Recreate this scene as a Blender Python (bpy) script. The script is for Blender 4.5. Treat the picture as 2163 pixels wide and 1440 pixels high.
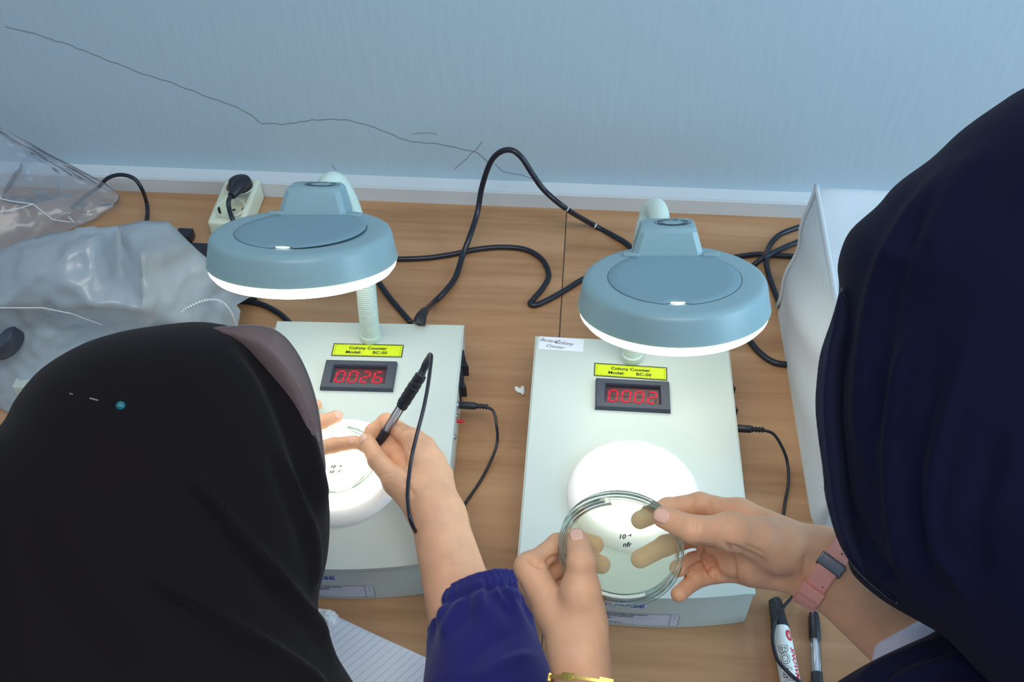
import bpy, bmesh, math, random
import numpy as np
from mathutils import Vector, Matrix, noise
for o in list(bpy.data.objects): bpy.data.objects.remove(o)
S = bpy.context.scene; COL = S.collection
PI = math.pi
# ------------------------------------------------------------ camera
FPX, PITCH, ROLL, YAW = 2024.3, .8142, -.014, -.0859
CAM = np.array([.0489, -1.2222, .9815])
def _axes():
    p, r, y = PITCH, ROLL, YAW
    f = np.array([math.sin(y)*math.cos(p), math.cos(y)*math.cos(p), -math.sin(p)])
    rt = np.array([math.cos(y), -math.sin(y), 0]); up = np.cross(rt, f)
    return math.cos(r)*rt+math.sin(r)*up, -math.sin(r)*rt+math.cos(r)*up, f
CR, CU, CF = _axes()
cd = bpy.data.cameras.new('camera'); cam = bpy.data.objects.new('camera', cd); COL.objects.link(cam)
m = Matrix.Identity(4)
for i in range(3):
    m[i][0] = CR[i]; m[i][1] = CU[i]; m[i][2] = -CF[i]; m[i][3] = CAM[i]
cam.matrix_world = m
cd.sensor_width = 36; cd.sensor_fit = 'HORIZONTAL'; cd.lens = FPX/2163*36; cd.clip_start = .02
S.camera = cam
S.view_settings.view_transform = 'Standard'; S.view_settings.look = 'None'
S.cycles.transparent_max_bounces = 40
S.view_settings.gamma = 1; S.view_settings.exposure = 0
# ------------------------------------------------------------ light
w = bpy.data.worlds.new('world'); S.world = w; w.use_nodes = True
bg = w.node_tree.nodes['Background']
bg.inputs[0].default_value = (.60, .80, 1.0, 1)
_n, _l = w.node_tree.nodes, w.node_tree.links     # room light: bright ceiling, dimmer walls
_tc = _n.new('ShaderNodeTexCoord'); _sp = _n.new('ShaderNodeSeparateXYZ'); _mr = _n.new('ShaderNodeMapRange')
_l.new(_tc.outputs['Generated'], _sp.inputs[0]); _l.new(_sp.outputs['Z'], _mr.inputs[0])
_mr.inputs[1].default_value = -.1; _mr.inputs[2].default_value = .9; _mr.inputs[3].default_value = .28; _mr.inputs[4].default_value = .70
_l.new(_mr.outputs[0], bg.inputs[1])
def area(name, loc, target, size, energy, col):
    l = bpy.data.lights.new(name, 'AREA'); l.shape = 'RECTANGLE'; l.size, l.size_y = size
    l.energy = energy; l.color = col
    o = bpy.data.objects.new(name, l); COL.objects.link(o); o.location = loc
    o.rotation_euler = (Vector(target)-Vector(loc)).to_track_quat('-Z', 'Y').to_euler(); return o
area('window_light', (2.5, -1.15, 1.1), (0, -.4, .1), (1.6, 1.5), 60, (.50, .78, 1))
area('ceiling_light', (.15, -1.5, 2.25), (.1, -.6, 0), (1.5, .6), 22, (1, .95, .88))

def ray(px, py): return CR*(px-1081.5)/FPX - CU*(py-720)/FPX + CF
def P(px, py, z=None, y=None, t=None):
    """a point of the place seen at this pixel of the photograph, at height z, at depth y, or t metres ahead"""
    d = ray(px, py)
    if z is not None: t = (z-CAM[2])/d[2]
    elif y is not None: t = (y-CAM[1])/d[1]
    return CAM+d*t
def V(p): return Vector((float(p[0]), float(p[1]), float(p[2])))
def pix(A):
    d = A-CAM; q = d@CF
    return np.stack([1081.5+FPX*(d@CR)/q, 720-FPX*(d@CU)/q], 1)
# ------------------------------------------------------------ materials
def srgb(r, g, b):
    f = lambda c: (c/255/12.92 if c/255 <= .04045 else ((c/255+.055)/1.055)**2.4)
    return (f(r), f(g), f(b), 1)
def mat(name, col, rough=.5, noise_amt=0, nscale=50, bump=0, bscale=100, **kw):
    M = bpy.data.materials.new(name); M.use_nodes = True; nt = M.node_tree
    b = nt.nodes['Principled BSDF']; b.inputs['Base Color'].default_value = col; b.inputs['Roughness'].default_value = rough
    for k, v in kw.items(): b.inputs[k.replace('_', ' ')].default_value = v
    tc = nt.nodes.new('ShaderNodeTexCoord')
    if noise_amt:
        n = nt.nodes.new('ShaderNodeTexNoise'); n.inputs['Scale'].default_value = nscale; n.inputs['Detail'].default_value = 4
        nt.links.new(tc.outputs['Object'], n.inputs['Vector'])
        r = nt.nodes.new('ShaderNodeMapRange'); r.inputs[1].default_value = .3; r.inputs[2].default_value = .7
        r.inputs[3].default_value = 1-noise_amt; r.inputs[4].default_value = 1+noise_amt
        nt.links.new(n.outputs['Fac'], r.inputs[0])
        x = nt.nodes.new('ShaderNodeVectorMath'); x.operation = 'SCALE'; x.inputs[0].default_value = col[:3]
        nt.links.new(r.outputs[0], x.inputs['Scale']); nt.links.new(x.outputs[0], b.inputs['Base Color'])
    if bump:
        n = nt.nodes.new('ShaderNodeTexNoise'); n.inputs['Scale'].default_value = bscale; n.inputs['Detail'].default_value = 3
        nt.links.new(tc.outputs['Object'], n.inputs['Vector'])
        bp = nt.nodes.new('ShaderNodeBump'); bp.inputs['Strength'].default_value = bump; bp.inputs['Distance'].default_value = .001
        nt.links.new(n.outputs['Fac'], bp.inputs['Height']); nt.links.new(bp.outputs[0], b.inputs['Normal'])
    return M
def emit(name, col, s):
    M = bpy.data.materials.new(name); M.use_nodes = True; nt = M.node_tree
    nt.nodes.remove(nt.nodes['Principled BSDF']); e = nt.nodes.new('ShaderNodeEmission')
    e.inputs[0].default_value = col; e.inputs[1].default_value = s
    nt.links.new(e.outputs[0], nt.nodes['Material Output'].inputs[0]); return M
def film(name, tint, milk, gloss=.12, rough=.15, trans_col=(.9, .95, 1, 1), bump=0, ior=1.45, bscale=60):
    """clear or milky thin plastic / glass: see-through, some diffuse milk, fresnel gloss"""
    M = bpy.data.materials.new(name); M.use_nodes = True; nt = M.node_tree; N = nt.nodes; L = nt.links
    N.remove(N['Principled BSDF'])
    t = N.new('ShaderNodeBsdfTransparent'); t.inputs[0].default_value = trans_col
    d = N.new('ShaderNodeBsdfDiffuse'); d.inputs[0].default_value = tint
    tl = N.new('ShaderNodeBsdfTranslucent'); tl.inputs[0].default_value = tint
    g = N.new('ShaderNodeBsdfGlossy'); g.inputs[1].default_value = rough
    dm = N.new('ShaderNodeMixShader'); dm.inputs[0].default_value = .5; L.new(d.outputs[0], dm.inputs[1]); L.new(tl.outputs[0], dm.inputs[2])
    m1 = N.new('ShaderNodeMixShader'); m1.inputs[0].default_value = milk; L.new(t.outputs[0], m1.inputs[1]); L.new(dm.outputs[0], m1.inputs[2])
    fr = N.new('ShaderNodeFresnel'); fr.inputs[0].default_value = ior
    ma = N.new('ShaderNodeMath'); ma.operation = 'ADD'; ma.inputs[1].default_value = gloss; ma.use_clamp = True; L.new(fr.outputs[0], ma.inputs[0])
    m2 = N.new('ShaderNodeMixShader'); L.new(ma.outputs[0], m2.inputs[0]); L.new(m1.outputs[0], m2.inputs[1]); L.new(g.outputs[0], m2.inputs[2])
    L.new(m2.outputs[0], N['Material Output'].inputs[0])
    if bump:
        tc = N.new('ShaderNodeTexCoord'); n = N.new('ShaderNodeTexNoise'); n.inputs['Scale'].default_value = bscale; n.inputs['Detail'].default_value = 2
        n.inputs['Distortion'].default_value = .6
        L.new(tc.outputs['Object'], n.inputs['Vector'])
        bp = N.new('ShaderNodeBump'); bp.inputs['Strength'].default_value = bump; bp.inputs['Distance'].default_value = .004
        L.new(n.outputs['Fac'], bp.inputs['Height'])
        for s in (d, tl, g, fr): L.new(bp.outputs[0], s.inputs['Normal'])
    return M
def wood():
    M = bpy.data.materials.new('beech_laminate'); M.use_nodes = True; nt = M.node_tree; N = nt.nodes; L = nt.links
    b = N['Principled BSDF']; b.inputs['Roughness'].default_value = .38
    tc = N.new('ShaderNodeTexCoord'); mp = N.new('ShaderNodeMapping'); mp.inputs['Scale'].default_value = (1.6, 26, 1)
    L.new(tc.outputs['Object'], mp.inputs[0])
    n = N.new('ShaderNodeTexNoise'); n.inputs['Scale'].default_value = 2.2; n.inputs['Detail'].default_value = 7; n.inputs['Roughness'].default_value = .6
    n.inputs['Distortion'].default_value = .5; L.new(mp.outputs[0], n.inputs[0])
    mp2 = N.new('ShaderNodeMapping'); mp2.inputs['Scale'].default_value = (.7, 6, 1); L.new(tc.outputs['Object'], mp2.inputs[0])
    n2 = N.new('ShaderNodeTexNoise'); n2.inputs['Scale'].default_value = 2.5; n2.inputs['Detail'].default_value = 3; L.new(mp2.outputs[0], n2.inputs[0])
    ad = N.new('ShaderNodeMath'); ad.operation = 'MULTIPLY_ADD'; ad.inputs[1].default_value = .55; L.new(n2.outputs[0], ad.inputs[0])
    m3 = N.new('ShaderNodeMath'); m3.operation = 'MULTIPLY'; m3.inputs[1].default_value = .5; L.new(n.outputs[0], m3.inputs[0]); L.new(m3.outputs[0], ad.inputs[2])
    cr = N.new('ShaderNodeValToRGB'); e = cr.color_ramp.elements
    e[0].position = .38; e[0].color = srgb(158, 115, 79); e[1].position = .66; e[1].color = srgb(190, 147, 108)
    x = cr.color_ramp.elements.new(.52); x.color = srgb(177, 133, 94)
    L.new(ad.outputs[0], cr.inputs[0]); L.new(cr.outputs[0], b.inputs['Base Color']); return M
def wallmat():
    M = mat('painted_plaster', srgb(172, 192, 204), .6); nt = M.node_tree; N = nt.nodes; L = nt.links
    b = N['Principled BSDF']; tc = N.new('ShaderNodeTexCoord')
    mp = N.new('ShaderNodeMapping'); mp.inputs['Scale'].default_value = (38, 1, 7); mp.inputs['Rotation'].default_value = (0, -.12, 0)
    L.new(tc.outputs['Object'], mp.inputs[0])
    n = N.new('ShaderNodeTexNoise'); n.inputs['Scale'].default_value = 2.0; n.inputs['Detail'].default_value = 6; L.new(mp.outputs[0], n.inputs[0])
    n2 = N.new('ShaderNodeTexNoise'); n2.inputs['Scale'].default_value = 9; n2.inputs['Detail'].default_value = 3; L.new(tc.outputs['Object'], n2.inputs[0])
    bp = N.new('ShaderNodeBump'); bp.inputs['Strength'].default_value = .24; bp.inputs['Distance'].default_value = .003
    a = N.new('ShaderNodeMath'); a.operation = 'MULTIPLY_ADD'; a.inputs[1].default_value = 1.2; L.new(n2.outputs[0], a.inputs[0]); L.new(n.outputs[0], a.inputs[2])
    L.new(a.outputs[0], bp.inputs['Height']); L.new(bp.outputs[0], b.inputs['Normal']); return M
def cloth(name, col, wscale=900, sheen=.3, strength=.25):
    M = mat(name, col, .85); nt = M.node_tree; N = nt.nodes; L = nt.links; b = N['Principled BSDF']
    b.inputs['Sheen Weight'].default_value = sheen; b.inputs['Sheen Roughness'].default_value = .5
    b.inputs['Specular IOR Level'].default_value = .1
    tc = N.new('ShaderNodeTexCoord'); wv = N.new('ShaderNodeTexWave'); wv.inputs['Scale'].default_value = wscale; wv.inputs['Distortion'].default_value = .5
    L.new(tc.outputs['Object'], wv.inputs[0])
    bp = N.new('ShaderNodeBump'); bp.inputs['Strength'].default_value = strength; bp.inputs['Distance'].default_value = .0004
    L.new(wv.outputs['Fac'], bp.inputs['Height']); L.new(bp.outputs[0], b.inputs['Normal']); return M
def skinmat():
    M = mat('skin', srgb(233, 177, 140), .5, .07, 60, .18, 900)
    b = M.node_tree.nodes['Principled BSDF']; b.inputs['Subsurface Weight'].default_value = .18
    b.inputs['Subsurface Radius'].default_value = (1, .35, .2); b.inputs['Subsurface Scale'].default_value = .006
    b.inputs['Specular IOR Level'].default_value = .35
    return M
MT = dict(
    wood=wood(), wall=wallmat(), pvc=mat('white_pvc', srgb(205, 212, 216), .35), cream=mat('cream_enamel', srgb(194, 205, 199), .34),
    shade=mat('grey_green_plastic', srgb(140, 170, 178), .38, Subsurface_Weight=.35, Subsurface_Scale=.004, Subsurface_Radius=(1, .9, .35)), shade_lid=mat('grey_green_lid', srgb(124, 156, 168), .42), neck=mat('ribbed_neck_plastic', srgb(196, 214, 206), .45),
    stage=mat('white_stage_plastic', srgb(247, 247, 244), .45, Subsurface_Weight=.6, Subsurface_Scale=.018, Subsurface_Radius=(1, 1, .95)), black=mat('black_rubber', srgb(30, 33, 42), .42), bezel=mat('black_bezel', srgb(52, 60, 74), .4),
    cable=mat('black_cable', srgb(26, 29, 42), .32), dark=mat('dark_gap', srgb(30, 28, 30), .7), screen=mat('dark_red_screen', srgb(60, 10, 24), .25),
    dim=mat('unlit_segment', srgb(75, 14, 28), .5), red=mat('red_plastic', srgb(200, 20, 45), .4), yellow=mat('yellow_sticker', srgb(206, 226, 20), .45),
    ink=mat('black_ink', srgb(20, 22, 24), .5), blue=mat('blue_ink', srgb(40, 70, 170), .5), paper=mat('white_paper', srgb(225, 230, 240), .7),
    sticker=mat('grey_sticker', srgb(205, 212, 226), .5), line=mat('grey_rule', srgb(165, 172, 190), .8), strip=mat('cream_socket_plastic', srgb(214, 218, 196), .4),
    socket=mat('socket_inside', srgb(196, 202, 180), .5), steel=mat('steel', srgb(200, 200, 205), .25, Metallic=1.0), gunmetal=mat('gunmetal', srgb(110, 112, 122), .35, Metallic=.8), gold=mat('gold', srgb(232, 200, 110), .38, Metallic=.7),
    skin=skinmat(), nail=mat('nail', srgb(246, 192, 170), .4), pink=mat('pink_silicone', srgb(246, 170, 156), .45, .04, 80), tote=cloth('white_nonwoven', srgb(204, 213, 219), 420, .1, .5),
    hijab_l=cloth('black_fabric', srgb(19, 13, 16), 900, .05), hijab_r=cloth('navy_fabric', srgb(15, 18, 44), 900, .03), sheer_l=film('sheer_black_lit_tint', srgb(170, 148, 148), .62, 0, .6, (.5, .46, .46, 1), .15, 1.05, 90), sheer_r=film('sheer_navy', srgb(56, 60, 88), .62, 0, .6, (.40, .42, .50, 1), .3, 1.05, 70), shirt_l=cloth('navy_cotton', srgb(44, 44, 112), 500, .15),  # sheer_l: sheer black cloth, lamp light painted in as a pale tint
    white_cloth=cloth('white_cotton', srgb(225, 225, 240), 500), debris=mat('white_chip', srgb(235, 240, 240), .6), teal=mat('teal_bead', srgb(26, 96, 102), .2),
    metal_pin=mat('pin_wire', srgb(180, 170, 170), .3, Metallic=1.0), brown=mat('floor_tile', srgb(150, 145, 140), .5), eye=mat('eye_white', srgb(235, 235, 230), .2),
    crack=mat('crack_shadow_gap', srgb(112, 118, 116), .9), seam=mat('table_gap', srgb(60, 38, 30), .8), marker=mat('marker_white', srgb(225, 235, 235), .3),
    glow=emit('ring_lamp_glow', (1, .96, .84, 1), 4.4), stage_glow=emit('stage_backlight', (1, .98, .90, 1), 3.0),
    digit=emit('red_led', (1, .03, .07, 1), 1.15),
    glass=film('dish_glass', (.8, 1, .9, 1), .01, .0, .03, (.985, 1, .99, 1), ior=1.22), rimglass=film('dish_rim_glass', (.75, 1, .86, 1), .14, .04, .05, (.955, 1, .975, 1), ior=1.25),
    agar=film('agar', srgb(250, 244, 205), .16, 0, .2, (1, .995, .95, 1), ior=1.05), barrel=film('clear_barrel', (.9, .95, 1, 1), .12, .06, .05, (.93, .95, .97, 1)),
    refill=mat('refill', srgb(215, 218, 230), .3), milky=film('milky_bag', srgb(214, 228, 238), .88, .03, .3, (.9, .95, 1, 1), .25, 1.35, 18), clear=film('clear_bag', srgb(215, 222, 232), .26, .02, .22, (.97, .98, 1, 1), .3, 1.2, 16),
)
# ------------------------------------------------------------ mesh helpers
def put(name, me, m_=None, parent=None, smooth=True, ang=40):
    o = bpy.data.objects.new(name, me); COL.objects.link(o)
    if m_: me.materials.clear(); me.materials.append(MT[m_] if isinstance(m_, str) else m_)
    if parent: o.parent = parent
    if smooth:
        me.shade_smooth()
        if ang < 179: me.set_sharp_from_angle(angle=math.radians(ang))
    return o
def bmobj(name, bm, m_, parent=None, smooth=True, ang=40):
    me = bpy.data.meshes.new(name); bmesh.ops.recalc_face_normals(bm, faces=bm.faces); bm.to_mesh(me); bm.free()
    return put(name, me, m_, parent, smooth, ang)
def empty(name, loc=(0, 0, 0), rz=0):
    o = bpy.data.objects.new(name, None); COL.objects.link(o); o.location = loc; o.rotation_euler = (0, 0, rz); o.empty_display_size = .02; return o
def tag(o, label=None, cat=None, group=None, kind=None):
    if label: o['label'] = label
    if cat: o['category'] = cat
    if group: o['group'] = group
    if kind: o['kind'] = kind
    return o
def origin(o, p):
    p = Vector(p); o.data.transform(Matrix.Translation(-p)); o.location = o.location+p; return o
def box(bm, x0, y0, z0, x1, y1, z1, bev=0, seg=2):
    r = bmesh.ops.create_cube(bm, size=1)['verts']
    for v in r: v.co = Vector(((x0+x1)/2+v.co.x*(x1-x0), (y0+y1)/2+v.co.y*(y1-y0), (z0+z1)/2+v.co.z*(z1-z0)))
    if bev: bmesh.ops.bevel(bm, geom=list({e for v in r for e in v.link_edges}), offset=bev, segments=seg, affect='EDGES', profile=.6)
def lathe(bm, prof, n=64, M=None, cap=False, a0=0, a1=2*PI):
    M = M or Matrix.Identity(4); full = abs(a1-a0-2*PI) < 1e-6; rows = []
    for r, z in prof:
        if r < 1e-7: rows.append([bm.verts.new(M@Vector((0, 0, z)))]); continue
        rows.append([bm.verts.new(M@Vector((r*math.cos(a0+(a1-a0)*i/n), r*math.sin(a0+(a1-a0)*i/n), z))) for i in range(n if full else n+1)])
    for A, B in zip(rows, rows[1:]):
        k = n
        for i in range(k):
            j = (i+1) % n if full else i+1
            if len(A) == 1 and len(B) == 1: continue
            if len(A) == 1: bm.faces.new((A[0], B[i], B[j]))
            elif len(B) == 1: bm.faces.new((A[i], A[j], B[0]))
            else: bm.faces.new((A[i], A[j], B[j], B[i]))
def frames(pts):
    T = []
    for i in range(len(pts)):
        a = pts[max(i-1, 0)]; b = pts[min(i+1, len(pts)-1)]; T.append((b-a).normalized())
    n = T[0].orthogonal().normalized(); out = []
    for t in T:
        n = (n-t*n.dot(t))
        n = n.normalized() if n.length > 1e-6 else t.orthogonal().normalized()
        out.append((t, n, t.cross(n)))
    return out
def tube(bm, pts, rad, n=12, caps=True):
    pts = [Vector(p) for p in pts]; fr = frames(pts); rows = []
    for i, (p, (t, a, b)) in enumerate(zip(pts, fr)):
        r = rad[i] if hasattr(rad, '__len__') else rad
        rows.append([bm.verts.new(p+a*r*math.cos(2*PI*k/n)+b*r*math.sin(2*PI*k/n)) for k in range(n)])
    for A, B in zip(rows, rows[1:]):
        for k in range(n): bm.faces.new((A[k], A[(k+1) % n], B[(k+1) % n], B[k]))
    if caps: bm.faces.new(rows[0][::-1]); bm.faces.new(rows[-1])
def spline(pts, sub=10):
    pts = [Vector([float(c) for c in p]) for p in pts]; out = []
    Q = [pts[0]*2-pts[1]]+pts+[pts[-1]*2-pts[-2]]
    for i in range(1, len(Q)-2):
        p0, p1, p2, p3 = Q[i-1:i+3]
        for k in range(sub):
            t = k/sub; out.append(.5*((2*p1)+(p2-p0)*t+(2*p0-5*p1+4*p2-p3)*t*t+(3*p1-p0-3*p2+p3)*t**3))
    out.append(pts[-1]); return out
def textmesh(s, size, M=None, bold=0, shear=0, align='CENTER', depth=0, spacing=1, sx=1):
    cu = bpy.data.curves.new('t', 'FONT'); cu.body = s; cu.size = size; cu.offset = bold*size; cu.shear = shear
    cu.align_x = align; cu.align_y = 'CENTER'; cu.extrude = depth; cu.space_character = spacing; cu.resolution_u = 3
    o = bpy.data.objects.new('t', cu); COL.objects.link(o); bpy.context.view_layer.update()
    me = bpy.data.meshes.new_from_object(o.evaluated_get(bpy.context.evaluated_depsgraph_get()))
    bpy.data.objects.remove(o); bpy.data.curves.remove(cu)
    me.transform(Matrix.Diagonal((sx, 1, 1, 1)))
    if M: me.transform(M)
    return me
def merge(meshes, fn=None):
    bm = bmesh.new()
    for me in meshes: bm.from_mesh(me)
    if fn:
        for v in bm.verts: v.co = Vector(fn(v.co))
    return bm
def frame_rect(bm, x0, y0, x1, y1, t, z, h=.0003):
    for a in ((x0, y0, x1, y0+t), (x0, y1-t, x1, y1), (x0, y0+t, x0+t, y1-t), (x1-t, y0+t, x1, y1-t)): box(bm, a[0], a[1], z, a[2], a[3], z+h)
def ribbon(bm, pts, w, z=None):
    """a flat strip following 2-D points (x, y) at height z"""
    rows = []
    for i, p in enumerate(pts):
        a = Vector(pts[max(i-1, 0)]); b = Vector(pts[min(i+1, len(pts)-1)]); d = (b-a).normalized(); n = Vector((-d.y, d.x))*w/2
        rows.append((bm.verts.new((p[0]+n.x, p[1]+n.y, z)), bm.verts.new((p[0]-n.x, p[1]-n.y, z))))
    for A, B in zip(rows, rows[1:]): bm.faces.new((A[0], A[1], B[1], B[0]))
# ------------------------------------------------------------ smooth solids (distance fields turned into one continuous surface)
def cone(p, a, b, ra, rb):
    a = np.asarray(a, float); b = np.asarray(b, float); ba = b-a; pa = p-a
    t = np.clip(pa@ba/max(ba@ba, 1e-12), 0, 1)
    q = pa-t[:, None]*ba
    return np.sqrt(np.einsum('ij,ij->i', q, q))-(ra+(rb-ra)*t)
def smin(a, b, k):
    h = np.maximum(k-np.abs(a-b), 0)/k
    return np.minimum(a, b)-h*h*k*.25
def uni(p, prims, k):
    d = None
    for q in prims:
        e = q(p) if callable(q) else cone(p, *q)
        d = e if d is None else smin(d, e, k)
    return d
def ell(c, axes, rad):
    c = np.array(c); A = np.array(axes)/np.array(rad)[:, None]; rm = min(rad)
    return lambda p: (np.linalg.norm((p-c)@A.T, axis=1)-1)*rm*1.0
def net(f, lo, hi, h, proj=2):
    lo = np.array(lo, float); hi = np.array(hi, float); B = 8; bs = B*h
    nb = np.ceil((hi-lo)/bs).astype(int)
    I = np.stack(np.meshgrid(*[np.arange(n) for n in nb], indexing='ij'), -1).reshape(-1, 3)
    keep = []
    for s in range(0, len(I), 60000):
        c = lo+(I[s:s+60000]+.5)*bs; keep.append(np.abs(f(c)) < bs*1.05+.002)
    I = I[np.concatenate(keep)]
    g = np.stack(np.meshgrid(*[np.arange(9)]*3, indexing='ij'), -1).reshape(-1, 3)
    N = nb*B+1; key = lambda c: (c[..., 0]*N[1]+c[..., 1])*N[2]+c[..., 2]
    CC = np.array([(i, j, k) for i in (0, 1) for j in (0, 1) for k in (0, 1)])
    cells, vals = [], []
    for s in range(0, len(I), 250):
        bl = I[s:s+250]; G = bl[:, None]*B+g[None]
        v = f((lo+G.reshape(-1, 3)*h)).reshape(len(bl), 9, 9, 9)
        cv = np.stack([v[:, i:i+8, j:j+8, k:k+8] for i, j, k in CC], -1)
        ins = (cv < 0).sum(-1); m_ = (ins > 0) & (ins < 8)
        w_ = np.argwhere(m_); cells.append(bl[w_[:, 0]]*B+w_[:, 1:]); vals.append(cv[m_])
    cells = np.concatenate(cells); vals = np.concatenate(vals)
    acc = np.zeros((len(cells), 3)); cnt = np.zeros(len(cells))
    for a in range(8):
        for ax in range(3):
            if CC[a][ax]: continue
            b = a+(4, 2, 1)[ax]; va, vb = vals[:, a], vals[:, b]; m_ = (va < 0) != (vb < 0)
            t = np.where(m_, va/np.where(m_, va-vb, 1), 0)
            q = CC[a][None].astype(float).repeat(len(cells), 0); q[:, ax] += t
            acc[m_] += q[m_]; cnt += m_
    X = lo+(cells+acc/cnt[:, None])*h
    K = key(cells); od = np.argsort(K); Ks = K[od]; X = X[od]; cells = cells[od]; vals = vals[od]
    F = []
    off = {0: [(0, 0, 0), (0, -1, 0), (0, -1, -1), (0, 0, -1)], 1: [(0, 0, 0), (0, 0, -1), (-1, 0, -1), (-1, 0, 0)], 2: [(0, 0, 0), (-1, 0, 0), (-1, -1, 0), (0, -1, 0)]}
    for ax in range(3):
        b = (4, 2, 1)[ax]; s0 = vals[:, 0] < 0; s1 = vals[:, b] < 0; m_ = s0 != s1
        c = cells[m_]; ids = []; ok = np.ones(len(c), bool)
        for o in off[ax]:
            k = key(c+np.array(o)); i = np.clip(np.searchsorted(Ks, k), 0, len(Ks)-1); ok &= Ks[i] == k; ids.append(i)
        q = np.stack(ids, 1); fl = s0[m_]; q[~fl] = q[~fl][:, ::-1]; F.append(q[ok])
    F = np.concatenate(F)
    def ev(A): return np.concatenate([f(A[s:s+200000]) for s in range(0, len(A), 200000)])
    for _ in range(proj):
        e = h*.5; G = np.stack([(ev(X+d)-ev(X-d))/(2*e) for d in np.eye(3)*e], 1)
        v = ev(X); st = v[:, None]*G/np.maximum((G*G).sum(1), .05)[:, None]
        l = np.linalg.norm(st, axis=1); st *= np.minimum(1, h/np.maximum(l, 1e-9))[:, None]; X = X-st
    e = h; G = np.stack([(ev(X+d)-ev(X-d)) for d in np.eye(3)*e], 1); G /= np.maximum(np.linalg.norm(G, axis=1), 1e-9)[:, None]
    return X, F, G
def netobj(name, X, F, m_, parent=None):
    me = bpy.data.meshes.new(name); me.vertices.add(len(X)); me.vertices.foreach_set('co', X.astype(np.float32).ravel())
    me.loops.add(len(F)*4); me.loops.foreach_set('vertex_index', F.astype(np.int32).ravel())
    me.polygons.add(len(F)); me.polygons.foreach_set('loop_start', np.arange(0, len(F)*4, 4, dtype=np.int32))
    me.update(calc_edges=True); me.validate()
    return put(name, me, m_, parent, True, 180)
def pldist(q, line):
    best = np.full(len(q), 1e9); tt = np.zeros(len(q)); n = len(line)-1
    for i in range(n):
        a = np.array(line[i], float); b = np.array(line[i+1], float); ba = b-a
        t = np.clip((q-a)@ba/(ba@ba), 0, 1); d = np.linalg.norm(q-a-t[:, None]*ba, axis=1)
        m_ = d < best; best[m_] = d[m_]; tt[m_] = (i+t[m_])/n
    return best, tt
def smooth_line(l): return [(p.x, p.y) for p in spline([(a, b, 0) for a, b in l], 5)]
def folds(X, N, lines, front=True):
    """raise (+) or press in (-) creases in a surface; each is (points seen in the photo, width px, height m)"""
    q = pix(X); vw = CAM-X; vw /= np.linalg.norm(vw, axis=1)[:, None]; face = np.clip((N*vw).sum(1)*4, 0, 1) if front else 1
    D = np.zeros(len(X))
    for l, w_, h_ in lines:
        d, t = pldist(q, smooth_line(l)); D += h_*np.exp(-(d/w_)**2)*np.clip(np.minimum(t, 1-t)*5, 0, 1)
    return X+N*(D*face)[:, None]
def polydist(u, poly):
    """signed distance (positive inside) to a closed 2-D polygon"""
    d = np.full(len(u), 1e9); ins = np.zeros(len(u), bool); n = len(poly)
    for i in range(n):
        a = poly[i]; b = poly[(i+1) % n]; ba = b-a; pa = u-a
        t = np.clip(pa@ba/(ba@ba), 0, 1); d = np.minimum(d, ((pa-t[:, None]*ba)**2).sum(1))
        c = (a[1] > u[:, 1]) != (b[1] > u[:, 1])
        with np.errstate(divide='ignore', invalid='ignore'): xx = (b[0]-a[0])*(u[:, 1]-a[1])/(b[1]-a[1])+a[0]
        ins ^= c & (u[:, 0] < xx)
    d = np.sqrt(d); return np.where(ins, d, -d)
def blob(poly, centre, depth, R, tilt=0):
    """rounded solid of thickness 2R whose outline is the polygon; it stands `depth` metres ahead of the lens"""
    O = CAM+ray(*centre)*depth; n = -ray(*centre); n /= np.linalg.norm(n); n = n+CU*tilt; n /= np.linalg.norm(n)
    u = CR-n*(CR@n); u /= np.linalg.norm(u); v = np.cross(n, u)
    pts = []
    for p in smooth_line(poly+[poly[0]])[:-1]:
        d = ray(*p); t = ((O-CAM)@n)/(d@n); q = CAM+d*t-O; pts.append([q@u, q@v])
    pts = np.array(pts)
    def f(p):
        q = p-O; a = np.stack([q@u, q@v], 1); w_ = q@n; d = polydist(a, pts)
        return np.sqrt(w_*w_+np.maximum(R-d, 0)**2)-R
    return f, O, n

# ============================================================ the room
def struct(o): o['kind'] = 'structure'; return o
bm = bmesh.new(); box(bm, -2.2, .0315, -.76, 2.2, .15, 1.9); wl = struct(bmobj('wall_back', bm, 'wall', smooth=False))
bm = bmesh.new(); box(bm, -2.2, -2.6, -.80, 2.2, .15, -.76); struct(bmobj('floor', bm, 'brown', smooth=False))
def crack(pts, w_):
    random.seed(5); l = []
    for a, b in zip(pts, pts[1:]):
        n = max(2, int(math.dist(a, b)/12))
        for k in range(n):
            t = k/n; l.append((a[0]+(b[0]-a[0])*t+random.uniform(-1.2, 1.2), a[1]+(b[1]-a[1])*t+random.uniform(-1.5, 1.5)))
    l.append(pts[-1]); bm = bmesh.new(); W = [P(x, y, y=.0311) for x, y in l]
    ribbon(bm, [(p[0], p[2]) for p in W], w_, 0)
    for v in bm.verts: v.co = Vector((v.co.x, .0311, v.co.y))
    bmobj('crack', bm, 'crack', wl, smooth=False)
crack([(10, 55), (60, 68), (130, 90), (200, 115), (260, 140), (300, 155), (390, 185), (450, 208), (500, 225), (535, 245), (553, 262), (610, 262), (660, 253), (730, 252), (780, 265), (830, 285), (870, 300), (920, 302), (980, 315), (1010, 322), (1040, 350)], .0011)
crack([(1018, 298), (1005, 315), (985, 335), (960, 358)], .0008)
crack([(1045, 345), (1062, 362), (1100, 370), (1155, 388)], .0008)
crack([(870, 282), (900, 279), (925, 284)], .0008)
crack([(700, 348), (710, 358)], .0008)
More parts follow.
